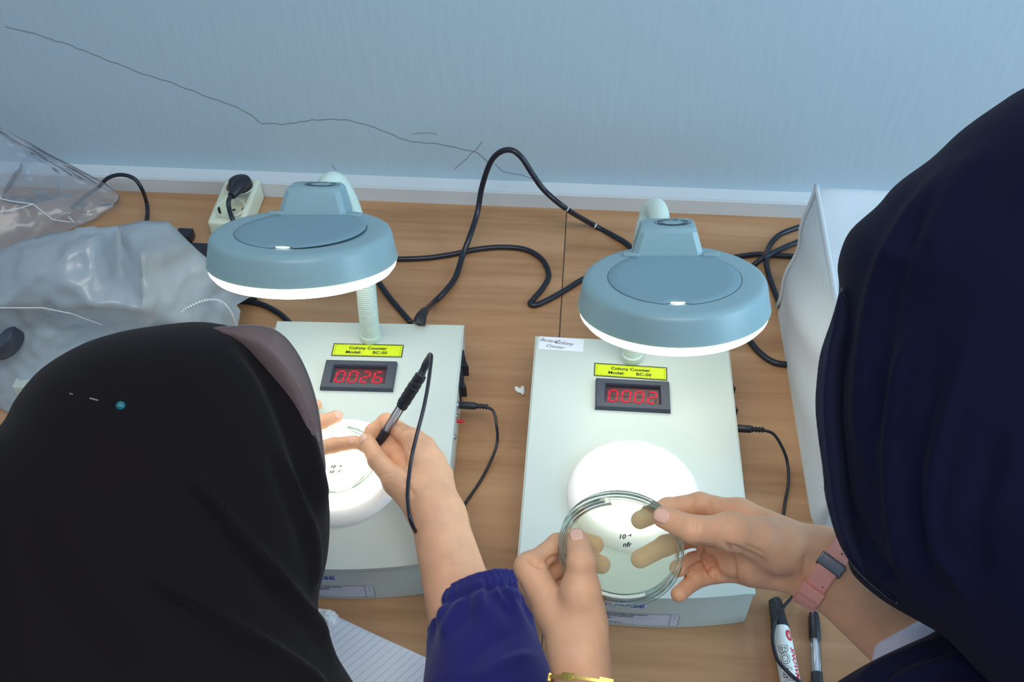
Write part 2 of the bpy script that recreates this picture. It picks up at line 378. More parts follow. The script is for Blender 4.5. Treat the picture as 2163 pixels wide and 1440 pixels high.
# cable trunking running along the foot of the wall
bm = bmesh.new()
prof = [(0, 0), (0, .0262), (.0012, .0285), (.003, .0278), (.0045, .0272), (.032, .0275), (.032, 0)]
for x0, x1 in ((-2.1, -.7185), (-.7180, 2.1)):
    ra = [bm.verts.new((x0, y, z)) for y, z in prof]; rb = [bm.verts.new((x1, y, z)) for y, z in prof]
    for i in range(len(prof)): j = (i+1) % len(prof); bm.faces.new((ra[i], ra[j], rb[j], rb[i]))
    bm.faces.new(ra[::-1]); bm.faces.new(rb)
struct(bmobj('trim_1', bm, 'pvc', smooth=False))

# ============================================================ two tables pushed together
def table(x0, x1, label):
    t = empty('table', ((x0+x1)/2, -.40, -.76)); w_ = (x1-x0)/2
    bm = bmesh.new(); box(bm, -w_, -.43, .735, w_, .4305, .76, .0008, 1); bmobj('tabletop', bm, 'wood', t, ang=30)
    for sx in (-1, 1):
        for y in (-.38, .36):
            bm = bmesh.new(); box(bm, sx*(w_-.06)-.02, y-.02, 0, sx*(w_-.06)+.02, y+.02, .735, .003); bmobj('leg', bm, 'steel', t)
    tag(t, label, 'table')
table(-1.30, .0350, 'light wood table under the left counter, up to the dark joint line')
table(.0362, 1.40, 'light wood table under the right counter, from the dark joint line rightwards')

# ============================================================ colony counters
BW, BD, BH, BOW = .250, .355, .068, .014
def fronty(x): u = 2*x/BW-1; return -BD-BOW*(1-u*u)
def slab(bm, z0, z1, over=0, n=24, bev=0):
    pts = [(-over, 0+over), (BW+over, over)]
    pts += [(x, fronty(min(max(x, 0), BW))-over) for x in [BW+over-(BW+2*over)*i/n for i in range(n+1)]]
    a = [bm.verts.new((x, y, z0)) for x, y in pts]; b = [bm.verts.new((x, y, z1)) for x, y in pts]; f = []
    for i in range(len(pts)): j = (i+1) % len(pts); f.append(bm.faces.new((a[i], a[j], b[j], b[i])))
    bm.faces.new(a[::-1]); top = bm.faces.new(b)
    if bev: bmesh.ops.bevel(bm, geom=list(top.edges), offset=bev, segments=3, affect='EDGES')
SEG = {'0': 'abcdef', '2': 'abged', '6': 'acdefg'}
def segpoly(s, w_, h, t):
    g = t*.12; hw, hh = w_/2, h/2
    H = lambda y: [(-hw+g+t*.4, y), (-hw+g+t*.9, y+t/2), (hw-g-t*.9, y+t/2), (hw-g-t*.4, y), (hw-g-t*.9, y-t/2), (-hw+g+t*.9, y-t/2)]
    Vv = lambda x, y0, y1: [(x, y0+g), (x+t/2, y0+g+t*.5), (x+t/2, y1-g-t*.5), (x, y1-g), (x-t/2, y1-g-t*.5), (x-t/2, y0+g+t*.5)]
    return {'a': H(hh), 'g': H(0), 'd': H(-hh), 'b': Vv(hw, 0, hh), 'c': Vv(hw, -hh, 0), 'f': Vv(-hw, 0, hh), 'e': Vv(-hw, -hh, 0)}[s]
def counter(loc, rz, label, digits, head, neckpts, handlabel):
    R = empty('colony_counter', loc, rz)
    tag(R, label, 'colony counter', 'bacteria colony counters on the tables')
    bm = bmesh.new(); slab(bm, 0.001, .0625); bx = bmobj('base_box', bm, 'cream', R, ang=35)
    bm = bmesh.new(); slab(bm, .0628, BH, .0012, bev=.0022); bmobj('top_cover', bm, 'cream', R, ang=50)
    # stage
    sx, sy = .124, -.242; M = Matrix.Translation((sx, sy, BH))
    bm = bmesh.new(); lathe(bm, [(.0752, 0), (.0752, .0012), (.0738, .0045), (.0710, .0082), (.0672, .0108), (.0632, .0121), (.0608, .0122), (.0600, .0114), (.0600, 0)], 96, M)
    st = bmobj('dish_stage', bm, 'stage', R, ang=60)
    bm = bmesh.new(); lathe(bm, [(0, .0112), (.0600, .0112), (.0600, .009), (0, .009)], 64, M); tag(bmobj('light_plate', bm, 'stage_glow', st), 'glowing white backlit plate')
    # display
    bm = bmesh.new(); x0, x1, y0, y1 = .0788, .1712, -.1205, -.0725; cx, cy = .125, -.0965; z = BH
    wx, wy = .0335, .0140
    outer = [(x0, y0), (x1, y0), (x1, y1), (x0, y1)]
    ins = [(cx-wx, cy-wy), (cx+wx, cy-wy), (cx+wx, cy+wy), (cx-wx, cy+wy)]
    inr = lambda s: [(cx+(x-cx)*s[0], cy+(y-cy)*s[1]) for x, y in ins]
    rings = [[(x, y, z) for x, y in outer], [(cx+(x-cx)*.985, cy+(y-cy)*.97, z+.0052) for x, y in outer], [(cx+(x-cx)*.965, cy+(y-cy)*.94, z+.0062) for x, y in outer],
             [(x, y, z+.0062) for x, y in inr((1.04, 1.12))], [(x, y, z+.0045) for x, y in inr((1, 1.03))], [(x, y, z+.0010) for x, y in inr((.97, .97))]]
    vs = [[bm.verts.new(p) for p in r] for r in rings]
    for A, B in zip(vs, vs[1:]):
        for i in range(4): bm.faces.new((A[i], A[(i+1) % 4], B[(i+1) % 4], B[i]))
    bz = bmobj('display_bezel', bm, 'bezel', R, smooth=False)
    bm = bmesh.new(); box(bm, cx-wx, cy-wy, z+.0002, cx+wx, cy+wy, z+.0012); bmobj('display_screen', bm, 'screen', bz, smooth=False)
    for i, ch in enumerate(digits):
        dx = cx-.0240+.0160*i; bo = bmesh.new(); bf = bmesh.new()
        for s in 'abcdefg':
            B = bo if s in SEG[ch] else bf
            pl = [(dx+px_+py_*.10, cy-.0012+py_, z+(.0016 if B is bo else .0014)) for px_, py_ in segpoly(s, .0098, .0176, .0021)]
            B.faces.new([B.verts.new(p) for p in pl])
        lathe(bf, [(0, .0014), (.0011, .0014)], 10, Matrix.Translation((dx+.0068, cy-.0105, z)))
        tag(bmobj('digit', bo, 'digit', bz, smooth=False), 'glowing red digit %s' % ch)
        if len(bf.faces): bmobj('unlit_segments', bf, 'dim', bz, smooth=False)
        else: bf.free()
    # yellow name label
    lx, ly = (.1230, -.0555) if handlabel else (.1290, -.0508)
    yl = bmesh.new(); box(yl, -.0458, -.0108, 0, .0458, .0108, .0004); yo = bmobj('name_label', yl, 'yellow', R, smooth=False)
    yo.matrix_local = Matrix.Translation((lx, ly, BH+.0002))@Matrix.Rotation(-.02 if handlabel else 0, 4, 'Z')
    bm = bmesh.new(); frame_rect(bm, -.0460, -.0110, .0460, .0110, .0011, .0004)
    for i in range(22):
        a = -.0425+i*.0039
        for yy in (-.0090, .0088): box(bm, a, yy, .0004, a+.0026, yy+.0003, .0006)
    for i in range(4):
        a = -.0085+i*.0045
        for xx in (-.0428, .0425): box(bm, xx, a, .0004, xx+.0003, a+.003, .0006)
    bmobj('border', bm, 'ink', yo, smooth=False)
    tm = [textmesh('Colony Counter', .0066, Matrix.Translation((0, .0035, .0006)), .028, sx=1.12), textmesh('Model:', .0066, Matrix.Translation((-.018, -.0040, .0006)), .028, sx=1.12), textmesh('BC-50', .0066, Matrix.Translation((.0165, -.0040, .0006)), .028, sx=1.12)]
    bmobj('lettering', merge(tm), 'ink', yo, smooth=False)
    # front stickers follow the bowed front
    bend = lambda e: (lambda c: (c.x, fronty(c.x)-e, c.y))
    def strip_mesh(x0, x1, z0, z1, n=16):
        bm = bmesh.new(); A = [[bm.verts.new((x0+(x1-x0)*i/n, zz, 0)) for i in range(n+1)] for zz in (z0, z1)]
        for i in range(n): bm.faces.new((A[0][i], A[0][i+1], A[1][i+1], A[1][i]))
        return bm
    def front(name, bm, mt, e, parent, shift=0):
        for v in bm.verts: v.co = Vector(bend(e)(v.co))
        return bmobj(name, bm, mt, parent, smooth=False)
    bp = front('brand_plate', strip_mesh(.085, .139, .0428, .0535), 'sticker', .0004, R)
    front('lettering', merge([textmesh('BIOBASE', .0092, Matrix.Translation((.112, .0480, 0)), .03, sx=1.35, spacing=1.05)]), 'blue', .0008, bp)
    iv = front('inventory_sticker', strip_mesh(.070, .1765, .0060, .0310), 'sticker', .0004, R)
    bm = bmesh.new(); 
    for a in ((.070, .0308, .1665, .0311), (.070, .0060, .1765, .0063), (.1663, .0060, .1667, .0310), (.1761, .0060, .1765, .0285), (.1667, .0282, .1765, .0285), (.1667, .0182, .1765, .0184), (.070, .0222, .150, .0224), (.070, .0085, .13, .0086)):
        s_ = strip_mesh(*[a[0], a[2], a[1], a[3]], n=12); me_ = bpy.data.meshes.new('x'); s_.to_mesh(me_); s_.free(); bm.from_mesh(me_)
    for s_, xx, zz, sz in (('Kementerian Pendidikan, Kebudayaan,', .112, .0288, .0033), ('Riset, dan Teknologi', .112, .0262, .0030), ('Inventaris Laboratorium', .112, .0238, .0026), ('2022', .098, .0205, .0026), ('3.08.01', .100, .0182, .0026), ('Colony Counter BC-50', .100, .0100, .0026), ('1', .1714, .0232, .0040)):
        bm.from_mesh(textmesh(s_, sz, Matrix.Translation((xx, zz, 0)), .02, sx=1.2))
    front('printing', bm, 'ink', .0008, iv)
    # right-hand side fittings
    xs = BW
    for yy in (-.042, -.078):
        bm = bmesh.new(); box(bm, xs-.001, yy-.015, .018, xs+.0025, yy+.015, .048, .001); rs = bmobj('rocker_switch', bm, 'black', R)
        bm = bmesh.new(); pr_ = [(0, -.010), (.0075, -.010), (.0035, .0), (.0015, .010), (0, .010)]
        A = [bm.verts.new((xs+.002+a, yy+b, .024)) for a, b in pr_]; B = [bm.verts.new((xs+.002+a, yy+b, .043)) for a, b in pr_]
        for i in range(5): bm.faces.new((A[i], A[(i+1) % 5], B[(i+1) % 5], B[i]))
        bm.faces.new(A[::-1]); bm.faces.new(B); bmobj('rocker', bm, 'black', rs, smooth=False)
    Mx = lambda y, z: Matrix.Translation((xs, y, z))@Matrix.Rotation(PI/2, 4, 'Y')
    bm = bmesh.new(); lathe(bm, [(.0055, 0), (.0055, .002), (.0035, .003), (.0035, -.001)], 20, Mx(-.117, .042)); bmobj('jack_socket', bm, 'steel', R)
    for yy in (-.135, -.168):
        bm = bmesh.new(); lathe(bm, [(.0038, 0), (.0038, .0015), (.002, .003), (0, .003)], 18, Mx(yy, .042)); sc = bmobj('screw', bm, 'steel', R)
    bm = bmesh.new(); lathe(bm, [(.0022, 0), (.0022, .006), (.0016, .0085), (0, .0092)], 18, Mx(-.135, .032)); bmobj('indicator_light', bm, 'red', R)
    # rear power inlet, gooseneck collar
    bm = bmesh.new(); box(bm, .178, -.001, .014, .206, .004, .036, .001); bmobj('power_inlet', bm, 'black', R)
    nx, ny = neckpts[0][0], neckpts[0][1]
    bm = bmesh.new(); lathe(bm, [(.0142, 0), (.0142, .007), (.0132, .009), (0, .009)], 40, Matrix.Translation((nx, ny, BH))); bmobj('neck_collar', bm, 'neck', R)
    pts = spline(neckpts, 26); L = [0]
    for a, b in zip(pts, pts[1:]): L.append(L[-1]+(b-a).length)
    fine = []; rr = []; n = int(L[-1]/.00038)
    j = 0
    for i in range(n+1):
        s = L[-1]*i/n
        while j < len(L)-2 and L[j+1] < s: j += 1
        t = (s-L[j])/max(L[j+1]-L[j], 1e-9); fine.append(pts[j].lerp(pts[j+1], t)); rr.append(.0119+.0009*abs(math.sin(PI*s/.0027))**.6)
    bm = bmesh.new(); tube(bm, fine, rr, 28); bmobj('gooseneck', bm, 'neck', R, ang=180)
    # lamp head
    hc, ax, ay = head
    nrm = Vector((math.sin(ax), math.sin(ay), 0)); nrm.z = math.sqrt(1-nrm.x**2-nrm.y**2)
    e1 = Vector((0, 1, 0)).cross(nrm).normalized(); e2 = nrm.cross(e1)
    HM = Matrix(((e1.x, e2.x, nrm.x, hc[0]), (e1.y, e2.y, nrm.y, hc[1]), (e1.z, e2.z, nrm.z, hc[2]), (0, 0, 0, 1)))
    RM = Matrix.Translation(loc)@Matrix.Rotation(rz, 4, 'Z'); LM = RM.inverted()@HM
    bm = bmesh.new()
    lathe(bm, [(.0655, .0322), (.0735, .0322), (.0745, .0334), (.0920, .0332), (.0975, .0322), (.1005, .0300), (.1022, .0260), (.1060, .0060), (.1075, .0000), (.1055, .0000), (.1040, .0050), (.0980, .0230), (.0640, .0270), (.0455, .0270), (.0455, .0315), (.0655, .0322)], 128)
    hd = bmobj('lamp_head', bm, 'shade', R, ang=50); hd.matrix_local = LM
    bm = bmesh.new(); lathe(bm, [(.1056, .0035), (.1066, -.0015), (.1052, -.0075), (.1010, -.0130), (.0950, -.0155), (.0860, -.0165), (.0740, -.0145), (.0680, -.0100), (.0640, -.0040), (.0640, .0040)], 128)
    tag(bmobj('diffuser_ring', bm, 'glow', hd, ang=60), 'glowing white ring diffuser')
    bm = bmesh.new(); lathe(bm, [(0, .016), (.03, .0145), (.058, .009), (.0635, .006), (.0635, .003), (.058, .001), (.03, -.004), (0, -.0055)], 64); bmobj('magnifying_lens', bm, 'glass', hd)
    # round lid with a finger notch and two hinge tabs
    lid_open = .0022 if not handlabel else .0
    bm = bmesh.new(); nn = 96; ro, zt, zb = .0732, .0342, .0325; top = []; bot = []
    def lidpt(a, r):
        x, y = r*math.cos(a), r*math.sin(a)
        y = min(y, .059)
        d = abs(((a-(-PI/2)+PI) % (2*PI))-PI)
        if d < .17 and r > .05: 
            y += .0085*(math.cos(d/.17*PI/2))
        return x, y
    tl = lambda x, y: lid_open*max(0, (x+.02))/.08
    rows = []
    for r, z_ in ((ro-.001, zb), (ro, zb+.001), (ro, zt-.0008), (ro-.001, zt), (ro-.012, zt+.0002)):
        row = []
        for i in range(nn): x, y = lidpt(2*PI*i/nn, r); row.append(bm.verts.new((x, y, z_+tl(x, y))))
        rows.append(row)
    for A, B in zip(rows, rows[1:]):
        for i in range(nn): bm.faces.new((A[i], A[(i+1) % nn], B[(i+1) % nn], B[i]))
    bm.faces.new(rows[0][::-1]); bm.faces.new(rows[-1]); bmobj('lid', bm, 'shade_lid', hd, ang=50)
    bm = bmesh.new()
    lathe(bm, [(0, .0345), (.0075, .0345), (.0075, .0338), (0, .0336)], 24, Matrix.Translation((0, -.0700, 0))@Matrix.Diagonal((1.0, .20, 1, 1))); tag(bmobj('light_slot', bm, 'glow', hd), 'small glowing slot')
    bm = bmesh.new()
    for sx_ in (-1, 1): box(bm, sx_*.046-.010, .057, .0330, sx_*.046+.010, .066, .0370, .0016)
    tube(bm, [(-.052, .061, .0345), (.052, .061, .0345)], .0018, 12); bmobj('hinge', bm, 'shade', hd)
    # housing behind the lens
    bm = bmesh.new()
    lv = [(.041, .058, .103, .030), (.0405, .059, .104, .036), (.0335, .066, .106, .060), (.0310, .070, .104, .0640), (.0270, .0735, .100, .0650)]
    rows = []
    for hw, ya, yb, zz in lv:
        c = .006; row = [(-hw, ya+c*.6), (-hw+c, ya), (hw-c, ya), (hw, ya+c*.6), (hw*.97, yb-c), (hw*.97-c, yb), (-hw*.97+c, yb), (-hw*.97, yb-c)]
        rows.append([bm.verts.new((x-.004, y, zz)) for x, y in row])
    for A, B in zip(rows, rows[1:]):
        for i in range(8): bm.faces.new((A[i], A[(i+1) % 8], B[(i+1) % 8], B[i]))
    bm.faces.new(rows[0][::-1]); bm.faces.new(rows[-1]); bmobj('arm_housing', bm, 'shade', hd, ang=25)
    bm = bmesh.new(); Ml = Matrix.Translation((.002, .0870, .0652))
    for r0, r1 in ((.0216, .0209), (.0128, .0124)):
        lathe(bm, [(r0, .0002), (r1, .0002)], 48, Ml@Matrix.Diagonal((1, .55, 1, 1)))
    for i, ch in enumerate('MAGNIFIER LAMP'):
        if ch == ' ': continue
        a = PI*.93-i*PI*.86/13; bm.from_mesh(textmesh(ch, .0062, Ml@Matrix.Translation((.0168*math.cos(a), .0090*math.sin(a)-.0004, .0003))@Matrix.Rotation((a-PI/2)*.8, 4, 'Z')@Matrix.Diagonal((1, .62, 1, 1)), .04))
    lathe(bm, [(.0200, .0003), (.0130, .0003)], 24, Ml@Matrix.Diagonal((1, .55, 1, 1)), a0=PI*1.1, a1=PI*1.9)
    bmobj('logo', bm, 'bezel', hd, smooth=False)
    if handlabel:
        bm = bmesh.new(); box(bm, 0, -.0225, 0, .0585, 0, .0003); hp = bmobj('paper_label', bm, 'paper', R, smooth=False)
        hp.matrix_local = Matrix.Translation((.0044, -.0012, BH+.0002))@Matrix.Rotation(-.03, 4, 'Z')
        M1 = lambda x, y: Matrix.Translation((x, y, .0005))@Matrix.Rotation(-.09, 4, 'Z')
        tm = [textmesh('Bacterial', .0078, M1(.0130, -.0068), -.004, .5, sx=.9), textmesh('Colony', .0088, M1(.0320, -.0090), -.004, .5, sx=.95), textmesh('Counter', .0078, M1(.0210, -.0165), -.004, .5, sx=.9)]
        tag(bmobj('handwriting', merge(tm), 'ink', hp, smooth=False), 'slanted black handwriting'); tag(hp, 'small white paper label')
    return R
def wp(*p): return p
LA = (-.3419, -.3466, 0); LR = .0356
def tolocal(loc, rz, p):
    q = Matrix.Rotation(-rz, 4, 'Z')@(Vector(p)-Vector(loc)); return (q.x, q.y, q.z)
RHEAD = ((.1645, -.4377, .2214), -.055, .3349); LHEAD = ((-.2586, -.4204, .2507), -.0153, .418)
RA = (.0062, -.3514, 0)
counter(RA, 0, 'cream colony counter on the right, display 0002, handwritten paper label at its back corner', '0002', RHEAD,
        [tolocal(RA, 0, p) for p in ((.131, -.382, .070), (.1300, -.362, .115), (.133, -.318, .165), (.138, -.285, .195), (.1430, -.268, .213), (.1480, -.277, .229), (.151, -.300, .236), (.1525, -.335, .232))], True)
counter(LA, LR, 'cream colony counter on the left, display 0026, beside the black hijab', '0026', LHEAD,
        [tolocal(LA, LR, p) for p in ((-.2115, -.369, .070), (-.2110, -.360, .120), (-.2150, -.335, .170), (-.228, -.300, .212), (-.243, -.278, .238), (-.2530, -.280, .253), (-.2580, -.302, .256), (-.2600, -.330, .244))], False)

# ============================================================ petri dishes
def dish(name, c, r, label, writing, wr):
    t = empty(name, c); tag(t, label, 'petri dish')
    bm = bmesh.new(); lathe(bm, [(0, 0), (r-.004, 0), (r-.0035, .013), (r-.0052, .013), (r-.0055, .0018), (0, .0018)], 96); b = bmobj('dish_base', bm, 'glass', t)
    bm = bmesh.new(); lathe(bm, [(r-.0045, .0125), (r-.0035, .0145), (r-.0055, .0145), (r-.0055, .0125)], 96); tag(bmobj('rim', bm, 'rimglass', b), 'greenish glass rim')
    bm = bmesh.new(); lathe(bm, [(0, .0020), (r-.0058, .0020), (r-.0058, .0062), (0, .0058)], 96); tag(bmobj('agar', bm, 'agar', t), 'pale cream agar layer')
    bm = bmesh.new(); lathe(bm, [(0, .0178), (r-.002, .0178), (r, .0160), (r, .0050), (r-.0016, .0050), (r-.0016, .0155), (r-.003, .0163), (0, .0163)], 96); l = bmobj('dish_lid', bm, 'glass', t)
    bm = bmesh.new(); lathe(bm, [(r, .0055), (r+.0005, .0045), (r-.0004, .0036), (r-.0016, .0045), (r-.0014, .0055)], 96)
    lathe(bm, [(r-.0025, .0177), (r-.0002, .0168), (r+.0001, .0150), (r-.0012, .0146)], 96); tag(bmobj('rim', bm, 'rimglass', l), 'greenish glass rim')
    bm = bmesh.new()
    for s, x, y, sz in writing: bm.from_mesh(textmesh(s, sz, Matrix.Translation((x, y, .0181))@Matrix.Rotation(wr, 4, 'Z'), .03, .3))
    tag(bmobj('handwriting', bm, 'ink', t, smooth=False), 'small black handwriting'); return t
DC = P(1313, 1143, z=.302); DZ = .302-.0178
d1 = dish('petri_dish', (float(DC[0]), float(DC[1]), DZ), .0508, 'round glass petri dish held up in two hands', [('10', .0, .004, .006), ('-4', .006, .006, .004), ('nfr', .004, -.003, .006)], .1)
sw = Matrix.Translation(LA)@Matrix.Rotation(LR, 4, 'Z')@Vector((.124, -.242, 0))
d2 = dish('petri_dish', (sw.x, sw.y-.002, BH+.0122), .047, 'petri dish lying on the glowing stage of the left counter', [], 0)
# small writing on the left dish at its true spot
wv = P(708, 992, z=BH+.0122+.0182); hw = [o for o in d2.children if o.name.startswith('handwriting')][0]
bm = bmesh.new()
for s, x, y, sz in (('10', -.004, .004, .006), ('-4', .004, .0055, .0045), ('10', -.004, -.003, .0055), ('-5', .004, -.0015, .0045)):
    bm.from_mesh(textmesh(s, sz, Matrix.Translation((wv[0]-d2.location.x+x, wv[1]-d2.location.y+y, .0182)), .05, .3))
bm.to_mesh(hw.data); bm.free()

# ============================================================ cables
def cable(pts, r, label, cat='cable', name='power_cable', sub=10, m_='cable', extra=None, group=None):
    sp = spline(pts, sub); bm = bmesh.new(); tube(bm, sp, r, 12); o = bmobj(name, bm, m_, None, ang=180)
    o0 = sp[0].copy(); origin(o, o0); tag(o, label, cat, group); return o, o0, sp
def tab(l, r=.0042): return [P(x, y, z=r+.0004) for x, y in l]
def plug_boot(parent, o0, path, radii, name='plug', n=16, m_='black'):
    bm = bmesh.new(); tube(bm, [Vector(p)-o0 for p in path], radii, n); return bmobj(name, bm, m_, parent, ang=35)
# 1: stands up from the back of the left counter, over the trunking, down behind the right lamp
a = [P(885, 684, y=-.345), P(893, 662, y=-.325), P(915, 640, z=.012), P(940, 615, z=.010), P(962, 585, z=.008), P(977, 540, z=.014), P(992, 500, z=.03), P(1008, 450, y=-.075), P(1018, 395, y=-.055),
     P(1035, 345, y=-.05), P(1055, 322, y=-.052), P(1080, 317, y=-.055), P(1102, 333, y=-.06), P(1125, 368, y=-.065), P(1150, 402, y=-.07), P(1195, 440, y=-.08), P(1255, 476, z=.006), P(1300, 500, z=.005), P(1330, 520, z=.005), P(1375, 570, z=.005), P(1400, 640, z=.005), P(1400, 700, z=.012)]
a[-1] = np.array([.18, -.345, .02]); a[-2] = P(1412, 640, z=.006)
o, o0, sp = cable(a, .0043, 'thick black power cable looping high over the white trunking between the lamps', 'cable')
plug_boot(o, o0, [sp[0], sp[4], sp[8], sp[12]], [.0085, .0085, .0070, .0060], 'connector_boot')
for px_, py_ in ((1255, 475), (1197, 441)):
    bm = bmesh.new(); q = [s for s in sp]; k = min(range(len(q)), key=lambda i: np.linalg.norm(pix(np.array([q[i]]))[0]-np.array([px_, py_])))
    tube(bm, [q[k-0]-o0, q[k]-o0+(q[k+1]-q[k]).normalized()*.0022], .00455, 12); tag(bmobj('white_mark', bm, 'pvc', o), 'white band on the cable')
# 2
cable([P(760, 545, z=.0047)]+tab([(800, 546), (840, 547), (900, 545), (950, 538)])+[P(975, 533, z=.0050), P(1010, 526, z=.0050)]+tab([(1060, 522), (1110, 527), (1145, 548), (1159, 580), (1148, 606), (1128, 630), (1120, 641), (1132, 644), (1160, 632), (1195, 612), (1235, 588), (1290, 570), (1340, 560)]), .0042, 'black power cable lying on the table between the lamps with a sharp bend', 'cable')
# 3
cable(tab([(760, 540), (778, 565), (797, 592), (820, 625), (845, 655), (868, 681)]), .0042, 'black power cable behind the gooseneck of the left counter', 'cable')
# 4
cable(tab([(400, 655), (440, 640), (500, 635), (550, 642), (590, 662), (614, 684), (640, 700)]), .0043, 'black power cable from the milky plastic bag to the left counter', 'cable')
# 5, 6: right loops beside the white box cover
cable([P(1490, 560, z=.0047)]+tab([(1530, 548), (1565, 541), (1600, 537)])+[P(1625, 538, z=.0050)]+tab([(1670, 541), (1720, 542)]), .0042, 'straight black power cable from the right lamp to the white cover', 'cable')
cable(tab([(1560, 590), (1590, 562)])+[P(1610, 546, z=.0135), P(1630, 535, z=.0135), P(1660, 521, z=.008), P(1700, 503, z=.005), P(1735, 470, z=.005), P(1710, 474, z=.0047), P(1680, 482, z=.0047), P(1645, 497, z=.0047), P(1624, 522, z=.0047), P(1619, 550, z=.0135), P(1624, 580, z=.006)]+tab([(1640, 625), (1660, 665), (1690, 710)]), .0042, 'black power cable curling in an open loop beside the white box cover', 'cable')
cable(tab([(1560, 690), (1582, 718), (1605, 745), (1635, 765), (1670, 770), (1715, 768)]), .0043, 'lowest black power cable, from under the right lamp to the white cover', 'cable')
# 7: thin lead by the trunking
cable([P(150, 440, z=.005), P(180, 415, z=.01), P(207, 396, y=-.03), P(228, 376, y=-.032), P(255, 369, y=-.035), P(283, 377, y=-.04), P(300, 400, y=-.045), P(310, 430, z=.006), P(311, 455, z=.004), P(305, 480, z=.004), P(290, 500, z=.004)], .0032, 'thin black cable arching in front of the trunking beside the clear bag', 'cable')
o, o0, sp = cable(tab([(330, 485), (385, 496), (400, 515), (425, 526), (445, 531)], .003), .0030, 'thin black cable poking out between the milky bag and the left lamp', 'cable')
bm = bmesh.new(); c = P(392, 500, z=.008); box(bm, c[0]-.012, c[1]-.010, .002, c[0]+.012, c[1]+.010, .018, .002); k = bmobj('plug', bm, 'black', o); k.data.transform(Matrix.Translation(-o0))
bm = bmesh.new(); c = P(432, 548, z=.012); box(bm, c[0]-.025, c[1]-.03, .0005, c[0]+.028, c[1]+.025, .024, .003); o = bmobj('power_adapter', bm, 'black'); origin(o, (c[0], c[1], 0)); tag(o, 'black power adapter block half hidden behind the left lamp', 'adapter')
# audio leads
def lead(plug_y_world, side_x, z, path, label, name='counter_lead'):
    pts = [Vector((side_x+.034, plug_y_world, z))]+[Vector([float(c) for c in p]) for p in path]
    sp = spline(pts, 10); bm = bmesh.new(); tube(bm, sp, .0019, 10); o = bmobj(name, bm, 'cable', ang=180); o0 = Vector((side_x, plug_y_world, z)); origin(o, o0); tag(o, label, 'cable')
    bm = bmesh.new(); tube(bm, [(.0025, 0, 0), (.004, 0, 0), (.0225, 0, 0), (.024, 0, 0)], [.0040, .0048, .0048, .0036], 18); bmobj('plug', bm, 'black', o, ang=35)
    bm = bmesh.new(); n = 24; tube(bm, [(.024+.0155*i/n, 0, -.0002*i/n) for i in range(n+1)], [.0026+.0011*(math.sin(i*PI/3) > 0) for i in range(n+1)], 14); bmobj('strain_relief', bm, 'black', o)
    return o
p1 = P(978, 855, z=.042); q1 = Matrix.Translation(LA)@Matrix.Rotation(LR, 4, 'Z')@Vector((BW, -.117, .042))
# ============================================================ socket block
t = empty('power_strip', (-.488, -.055, 0), .02); tag(t, 'cream two-socket extension block with a black plug, against the trunking', 'power strip')
bm = bmesh.new(); box(bm, -.0285, -.062, 0.0005, .0285, .051, .040, .006, 4)
body = bmobj('socket_body', bm, 'strip', t, ang=60)
for yy in (.028, -.026):
    bm = bmesh.new(); lathe(bm, [(.0235, .0402), (.0228, .0412), (.0212, .0406), (.0204, .0404)], 48, Matrix.Translation((0, yy, 0)))
    sr = bmobj('socket_ring', bm, 'strip', t)
bm = bmesh.new()
for yy in (.028, -.026): lathe(bm, [(.0205, 0), (.0200, -.013), (0, -.0135), (0, -.018), (.024, -.018), (.024, 0)], 40, Matrix.Translation((0, yy, .0404)))
# carve the wells out of the block
cut = bmobj('cutter', bmesh.new(), None)
bpy.data.objects.remove(cut)
def bool_diff(o, bm):
    c = bmobj('cut', bm, None, smooth=False); md = o.modifiers.new('b', 'BOOLEAN'); md.operation = 'DIFFERENCE'; md.object = c; md.solver = 'EXACT'
    c.matrix_world = o.parent.matrix_world if o.parent else Matrix.Identity(4); bpy.context.view_layer.update()
    me = bpy.data.meshes.new_from_object(o.evaluated_get(bpy.context.evaluated_depsgraph_get())); o.modifiers.clear(); o.data = me; bpy.data.objects.remove(c)
bpy.context.view_layer.update(); bm.free(); bm = bmesh.new()
for yy in (.028, -.026): lathe(bm, [(0, .06), (.0205, .06), (.0205, .028), (0, .028)], 40, Matrix.Translation((0, yy, 0)))
bmesh.ops.recalc_face_normals(bm, faces=bm.faces); body.parent = None; tm_ = t.matrix_world.copy(); body.matrix_world = tm_
c = bpy.data.objects.new('cut', bpy.data.meshes.new('cut')); bm.to_mesh(c.data); bm.free(); COL.objects.link(c); c.matrix_world = tm_
md = body.modifiers.new('b', 'BOOLEAN'); md.operation = 'DIFFERENCE'; md.object = c; md.solver = 'EXACT'; bpy.context.view_layer.update()
me = bpy.data.meshes.new_from_object(body.evaluated_get(bpy.context.evaluated_depsgraph_get())); body.modifiers.clear(); body.data = me; bpy.data.objects.remove(c)
body.matrix_world = Matrix.Identity(4); body.parent = t
bm = bmesh.new()
for s in (-1, 1):
    box(bm, s*.0195-.0015, -.0285, .029, s*.0195+.0015, -.0235, .0395)
    lathe(bm, [(0, .0286), (.0026, .0286)], 16, Matrix.Translation((s*.0095*0, -.026+s*.0095, 0)))
bmobj('contacts', bm, 'dark', t, smooth=False)
